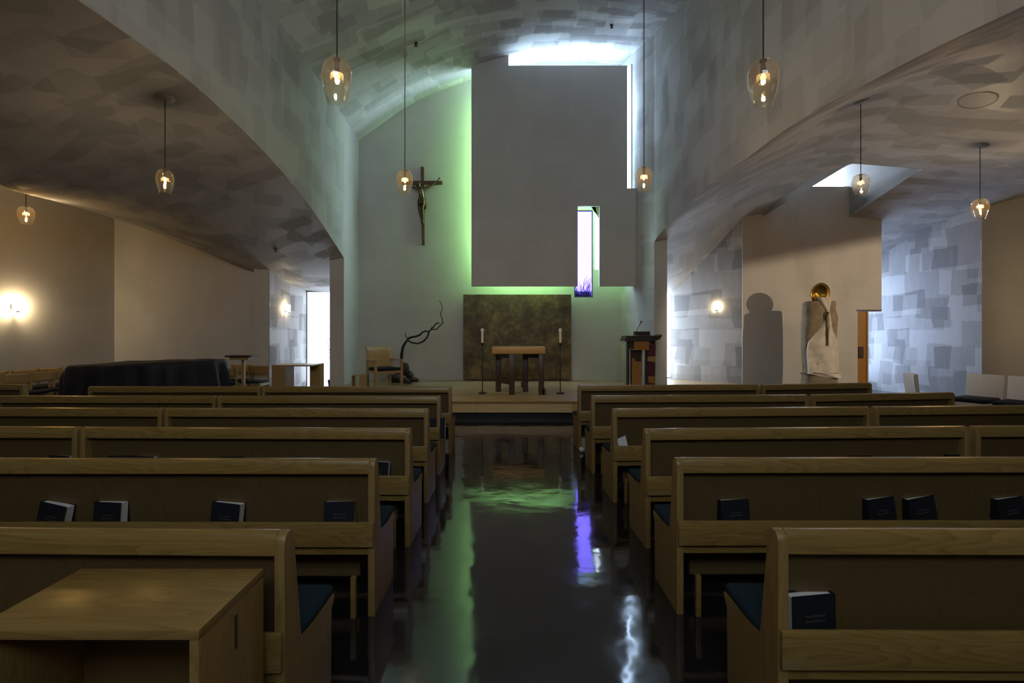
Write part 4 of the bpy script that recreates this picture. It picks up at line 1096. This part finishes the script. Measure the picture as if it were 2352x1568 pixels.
# marble veil flowing down the front
def flow(rows_, d0, amp, m_, nm, nseg=10):
    bm = bmesh.new(); A = interp([(qs(0, y).z, qs(xa, 0).x, qs(xb, 0).x) for y, xa, xb in reversed(rows_)], 40)
    fr = []; bk_ = []
    for i, (z, xl, xr) in enumerate(A):
        f_ = []; b_ = []
        for k in range(nseg+1):
            u = k/nseg; x = xl+(xr-xl)*u
            fold = math.sin(u*math.pi)*.05+.012*math.sin(u*9+z*3)
            nz = noise.noise(Vector((x*6, z*4, 3.3)))
            f_.append(bm.verts.new((x, d0-fold-nz*amp, z))); b_.append(bm.verts.new((x, d0+.05, z)))
        fr.append(f_); bk_.append(b_)
    for i in range(len(A)-1):
        for k in range(nseg):
            bm.faces.new((fr[i][k], fr[i][k+1], fr[i+1][k+1], fr[i+1][k])); bm.faces.new((bk_[i][k], bk_[i+1][k], bk_[i+1][k+1], bk_[i][k+1]))
        bm.faces.new((fr[i][0], fr[i+1][0], bk_[i+1][0], bk_[i][0])); bm.faces.new((fr[i][nseg], bk_[i][nseg], bk_[i+1][nseg], fr[i+1][nseg]))
    bm.faces.new(list(fr[0])+list(reversed(bk_[0]))); bm.faces.new(list(reversed(fr[-1]))+list(bk_[-1]))
    return obj(nm, bm, m_, r, auto=60)
flow(((272, 312, 518), (330, 345, 515), (400, 385, 500), (480, 430, 482), (540, 400, 505), (700, 345, 525), (760, 300, 545), (900, 200, 600), (1050, 175, 625), (1200, 185, 630), (1350, 195, 620)), 10.885, .02, marble, 'veil')
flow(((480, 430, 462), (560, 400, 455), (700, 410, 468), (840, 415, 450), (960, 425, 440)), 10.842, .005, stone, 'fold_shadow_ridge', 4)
flow(((1340, 190, 300), (1362, 170, 640), (1420, 430, 650)), 10.86, .01, marble, 'hem_ledge', 12)
# gilt bowl halo facing the viewer and slightly up
bm = bmesh.new(); c = qs(400, 215)
Rr = (qs(555, 0).x-qs(245, 0).x)/2
prof = [(Rr, 0), (Rr*.98, .012), (Rr*.80, .02), (Rr*.74, .05), (Rr*.45, .12), (.001, .145), (.001, .16), (Rr*.5, .135), (Rr*.86, .07), (Rr*1.0, .012), (Rr, 0)]
lathe(bm, prof, 40)
hal = obj('halo_bowl', bm, simple('polished brass', (0.42, 0.29, 0.06), .28, metal=.9), r, auto=50)
hal.location = (c.x, 10.98, c.z); hal.rotation_euler = (math.radians(-82), 0, math.radians(12))

# ------------------------------------------------------------------ door by the statue wall
r = empty('door_1', (8.155, 12.11, 0), 0); r['kind'] = 'structure'
obj('door_leaf', bx(0.0, .225, .02, .06, .0, 2.03, bev=.003), M['amber_wood'], r)
obj('door_frame', bx(-.03, .565, -.012, .20, 2.035, 2.075), M['frame'], r)
hd = obj('door_pull', bx(.03, .15, .0, .02, .93, 1.20, bev=.004), M['dark_wood'], r)
obj('door_edge', bx(.225, .262, .0, .08, .0, 2.03, bev=.002), M['birch_v'], r)

# ------------------------------------------------------------------ corner benches at right
r = empty('spotlight', (10.0, 6.0, 3.15), 0, 'small black track spotlight with added beam flag aimed at the statue', 'spotlight')
Lp = Vector((0, 0, 0)); e1_ = (Vector((8.72, 12.1, 3.73))-Vector((10, 6, 3.15))); e2_ = (Vector((5.43, 12.1, 3.09))-Vector((10, 6, 3.15)))
q1 = e1_*.09+(e1_-e2_)*.05; q2 = e2_*.09-(e1_-e2_)*.05
bm = bmesh.new(); up_ = Vector((0, -.05, .30))
vs = [bm.verts.new(v) for v in (q1, q2, q2+up_, q1+up_)]; bm.faces.new(vs); bmesh.ops.solidify(bm, geom=bm.faces[:], thickness=.004)
obj('beam_flag', bm, M['black'], r)  # unseen plate, shaped to cut the spot's upper edge on the statue wall
bm = bmesh.new(); tube(bm, [(.04, -.2, .0), (.01, -.05, 0)], [.05, .06], 16); obj('lamp_body', bm, M['black'], r)
bm = bmesh.new(); tube(bm, [(.04, -.15, .04), (.04, -.15, up(bvh_r, 10.04, 5.85)[0]-3.15)], .012, 8); obj('stem', bm, M['black'], r)
bm = bmesh.new(); tube(bm, [tuple((q1+q2)/2+up_), (.04, -.15, .35)], .006, 6); obj('flag_arm', bm, M['black'], r)
def bench(loc, rz, w, label):
    r = empty('upholstered_chair', loc, rz, label, 'chair', 'blond wood chairs at the right')
    # front is -y
    n = 2; 
    obj('backrest', bx(-w/2, w/2, .20, .245, .36, .87, bev=.015, M=Matrix.Rotation(-.13, 4, 'X')), M['bench_lit'], r, auto=40)
    bm = bmesh.new(); box(bm, -w/2+.01, w/2-.01, -.34, .22, .40, .47, bev=.03, seg=3); obj('seat_cushion', bm, M['navy'], r, smooth=True)
    obj('seat_base', bx(-w/2, w/2, -.32, .24, .34, .40, bev=.005), M['bench_lit'], r)
    for s in (-1, 1):
        obj('leg', bx(s*(w/2-.03)-.02, s*(w/2-.03)+.02, -.30, -.26, 0, .34), M['bench_lit'], r); obj('leg', bx(s*(w/2-.03)-.02, s*(w/2-.03)+.02, .18, .22, 0, .34), M['bench_lit'], r)
    return r
an = math.radians(-62)
bench((7.70, 8.50, 0), an, .50, 'blond wood chair with dark pad beyond the right pews, farther of two side by side')
bench((7.93, 8.00, 0), an, .50, 'blond wood chair at the right edge of the picture, nearer of two side by side')
# lone chair seen edge-on: rounded top of a moulded back
r = empty('upholstered_chair', (6.98, 8.72, 0), math.radians(70), 'single blond wood chair seen edge-on behind the fifth right pew', 'chair', 'blond wood chairs at the right')
bm = bmesh.new(); prism(bm, [(.16, .40), (.21, .80), (.20, .835), (.17, .85), (.14, .835), (.10, .40)], 'x', -.24, .24, bev=.012)
obj('backrest', bm, M['bench_lit'], r, auto=40)
obj('seat_cushion', bx(-.23, .23, -.30, .14, .40, .46, bev=.02), M['navy'], r)
obj('seat_base', bx(-.24, .24, -.30, .18, .34, .40), M['bench_lit'], r)
for sx in (-1, 1):
    for yy in (-.28, .14): obj('leg', bx(sx*.22-.02, sx*.22+.02, yy, yy+.04, 0, .34), M['bench_lit'], r)

# ------------------------------------------------------------------ covered piano
def cover_mesh():
    bm = bmesh.new()
    # outline of the covered grand seen from above (x, y), keyboard side at left
    outl = [(-7.98, 9.35), (-7.92, 8.95), (-7.55, 8.75), (-6.9, 8.72), (-6.35, 8.8), (-5.95, 9.0), (-5.62, 9.35), (-5.50, 9.75), (-5.55, 10.05), (-5.9, 10.22), (-6.8, 10.30), (-7.5, 10.30), (-7.85, 10.1)]
    N_ = 120; pts = []
    o2 = outl+[outl[0]]; L_ = [0]
    for a_, b_ in zip(o2[:-1], o2[1:]): L_.append(L_[-1]+math.dist(a_, b_))
    for i in range(N_):
        s = L_[-1]*i/N_; x = np.interp(s, L_, [p_[0] for p_ in o2]); y = np.interp(s, L_, [p_[1] for p_ in o2]); pts.append((float(x), float(y)))
    # smooth
    for _ in range(3): pts = [((pts[i-1][0]+2*pts[i][0]+pts[(i+1) % N_][0])/4, (pts[i-1][1]+2*pts[i][1]+pts[(i+1) % N_][1])/4) for i in range(N_)]
    cx = sum(p_[0] for p_ in pts)/N_; cy = sum(p_[1] for p_ in pts)/N_
    def top(x, y):
        z = 1.0+.03*(x+6.7)/1.2
        if x < -7.66: z -= (-7.66-x)*.8
        return z
    rings = []
    for lev, (k, dz, fold) in enumerate(((0, .0, 0), (.35, 0, 0), (.6, .0, 0), (.8, 0, .0), (.93, -.0, .0), (.985, -.012, .004), (1.0, -.04, .008), (1.01, -.12, .014), (1.015, -.3, .028), (1.03, -.5, .04), (1.045, -.7, .05), (1.05, -.85, .055))):
        ring = []
        for i, (x, y) in enumerate(pts):
            f = fold*(math.sin(i*1.05)+.6*math.sin(i*.47+1)+.5*math.sin(i*2.3))
            kk = k+f/.9
            X = cx+(x-cx)*kk; Y = cy+(y-cy)*kk
            Z = top(cx+(x-cx)*min(k, 1), cy+(y-cy)*min(k, 1))+dz+(.012*noise.noise(Vector((X*2.5, Y*2.5, 1))) if lev < 6 else 0)
            ring.append(bm.verts.new((X, Y, max(.03, Z))))
            if lev == 0: break
        rings.append(ring)
    for i in range(N_): bm.faces.new((rings[0][0], rings[1][i], rings[1][(i+1) % N_]))
    for a_, b_ in zip(rings[1:-1], rings[2:]):
        for i in range(N_): bm.faces.new((a_[i], a_[(i+1) % N_], b_[(i+1) % N_], b_[i]))
    return bm
navy_cloth = simple('black satin cover', (0.008, 0.009, 0.017), .6, bump=.5, bscale=6, spec=.35)
r = empty('piano', (0, 0, 0), 0, 'grand piano hidden under a black cloth cover in the left aisle', 'piano')
obj('cover', cover_mesh(), navy_cloth, r, smooth=True)
for x, y in ((-7.4, 9.1), (-7.4, 10.0), (-6.0, 9.7)):
    obj('leg', bx(x-.05, x+.05, y-.05, y+.05, 0, .8, bev=.01), M['black'], r)

# ------------------------------------------------------------------ wooden choir chairs
def make_chair():
    r = empty('stacking_chair', (0, 0, 0), 0, 'x', 'chair', 'wooden choir chairs at the left')
    for sx in (-1, 1):
        obj('rear_post', bx(sx*.225-.016, sx*.225+.016, .20, .24, 0, .80, bev=.004), M['birch_v'], r)
        obj('front_leg', bx(sx*.225-.016, sx*.225+.016, -.22, -.18, 0, .43, bev=.004), M['birch_v'], r)
        obj('side_rail', bx(sx*.225-.012, sx*.225+.012, -.18, .20, .37, .42), M['birch'], r)
    obj('backrest', curved_panel(.212, .60, .79, .205, .0, bow=.035), M['birch'], r, smooth=True)
    bm = bmesh.new(); box(bm, -.22, .22, -.22, .19, .43, .475, bev=.018, seg=3); obj('seat_cushion', bm, M['navy'], r, smooth=True)
    return r
ch0 = make_chair(); first = True
def chair(px, d, rz, label):
    global first
    r = ch0 if first else copy_tree(ch0); first = False
    r.location = ((px-CX)*d/F, d, 0); r.rotation_euler = (0, 0, rz); r['label'] = label; return r
# left rows face right and slightly to the camera (front is local -y)
fa = math.radians(80)
chair(8, 9.7, fa, 'wooden choir chair cut by the left picture edge, near the wall')
chair(78, 10.2, fa, 'wooden choir chair of the wall row, second from the left picture edge')
chair(134, 10.7, fa, 'wooden choir chair of the wall row, third from the left picture edge')
chair(196, 11.2, fa, 'wooden choir chair of the wall row, mostly behind the covered piano')
chair(62, 9.3, fa, 'wooden choir chair of the inner row, leftmost, its back catching light')
chair(117, 9.8, fa, 'wooden choir chair of the inner row, middle one')
chair(163, 10.3, fa, 'wooden choir chair of the inner row, just left of the covered piano')
chair(517, 10.9, math.radians(205), 'wooden choir chair right of the covered piano, its back to the camera')
chair(538, 11.6, math.radians(-8), 'wooden choir chair by the far wall, behind the one right of the piano')
chair(584, 11.35, math.radians(0), 'wooden choir chair behind the small lectern stand')
# little lectern stand
r = empty('lectern_stand', ((556-CX)*10.45/F, 10.45, 0), 0, 'slender wooden lectern stand with dark top beside the aisle pier', 'lectern')
obj('desk', bx(-.265, .265, -.17, .17, 1.045, 1.075, bev=.004, M=Matrix.Translation((0, 0, 0))), M['dark_wood'], r)
obj('under_board', bx(-.19, .19, -.12, .12, .985, 1.045), M['birch'], r)
obj('post', bx(.0, .055, -.03, .03, .03, .985, bev=.003), M['birch_v'], r)
obj('base', bx(-.08, .13, -.14, .14, 0, .03), M['birch'], r)
# credence table by the window
r = empty('console_table', ((671-CX)*10.7/F, 10.9, 0), 0, 'pale open-sided wooden console table before the tall left window', 'table')
hw = 47*10.7/F
obj('table_top', bx(-hw, hw, -.2, .45, .83, .86, bev=.003), M['birch'], r)
obj('cabinet_end', bx(-hw, -hw+.28, -.2, .25, 0, .83, bev=.003), M['birch_v'], r)
obj('panel_leg', bx(hw-.22, hw, .2, .45, 0, .83, bev=.003), M['birch_v'], r)
# plant at the window edge
rr = random.Random(3)
r = empty('leafy_plant', (-4.65, 13.4, 0), 0, 'leafy potted plant half hidden behind the pier at the tall left window', 'plant')
bm = bmesh.new(); lathe(bm, [(.001, 0), (.12, 0), (.16, .3), (.14, .3), (.13, .05)], 20); obj('pot', bm, M['rock'], r, auto=40)
bm = bmesh.new()
for k in range(6):
    a_ = rr.uniform(0, 6.28); tube(bm, [(0, 0, .25), (.05*math.cos(a_), .05*math.sin(a_), .8), (.18*math.cos(a_), .18*math.sin(a_), 1.3+.2*rr.random())], .006, 5)
obj('stems', bm, M['bark'], r)
bm = bmesh.new()
for k in range(150):
    z = rr.uniform(.7, 1.42) if k > 12 else rr.uniform(1.4, 1.75); a_ = rr.uniform(0, 6.28); rad = rr.uniform(.02, .24)*(1 if k > 12 else .6)
    c = Vector((rad*math.cos(a_), rad*math.sin(a_), z)); d = Vector((math.cos(a_), math.sin(a_), rr.uniform(-.8, .4))).normalized()*.07; s = d.cross(Vector((0, 0, 1))).normalized()*.018
    vs = [bm.verts.new(v) for v in (c, c+d*.5+s, c+d, c+d*.5-s)]; bm.faces.new(vs)
lf = obj('foliage', bm, M['leaf'], r); lf['kind'] = 'stuff'
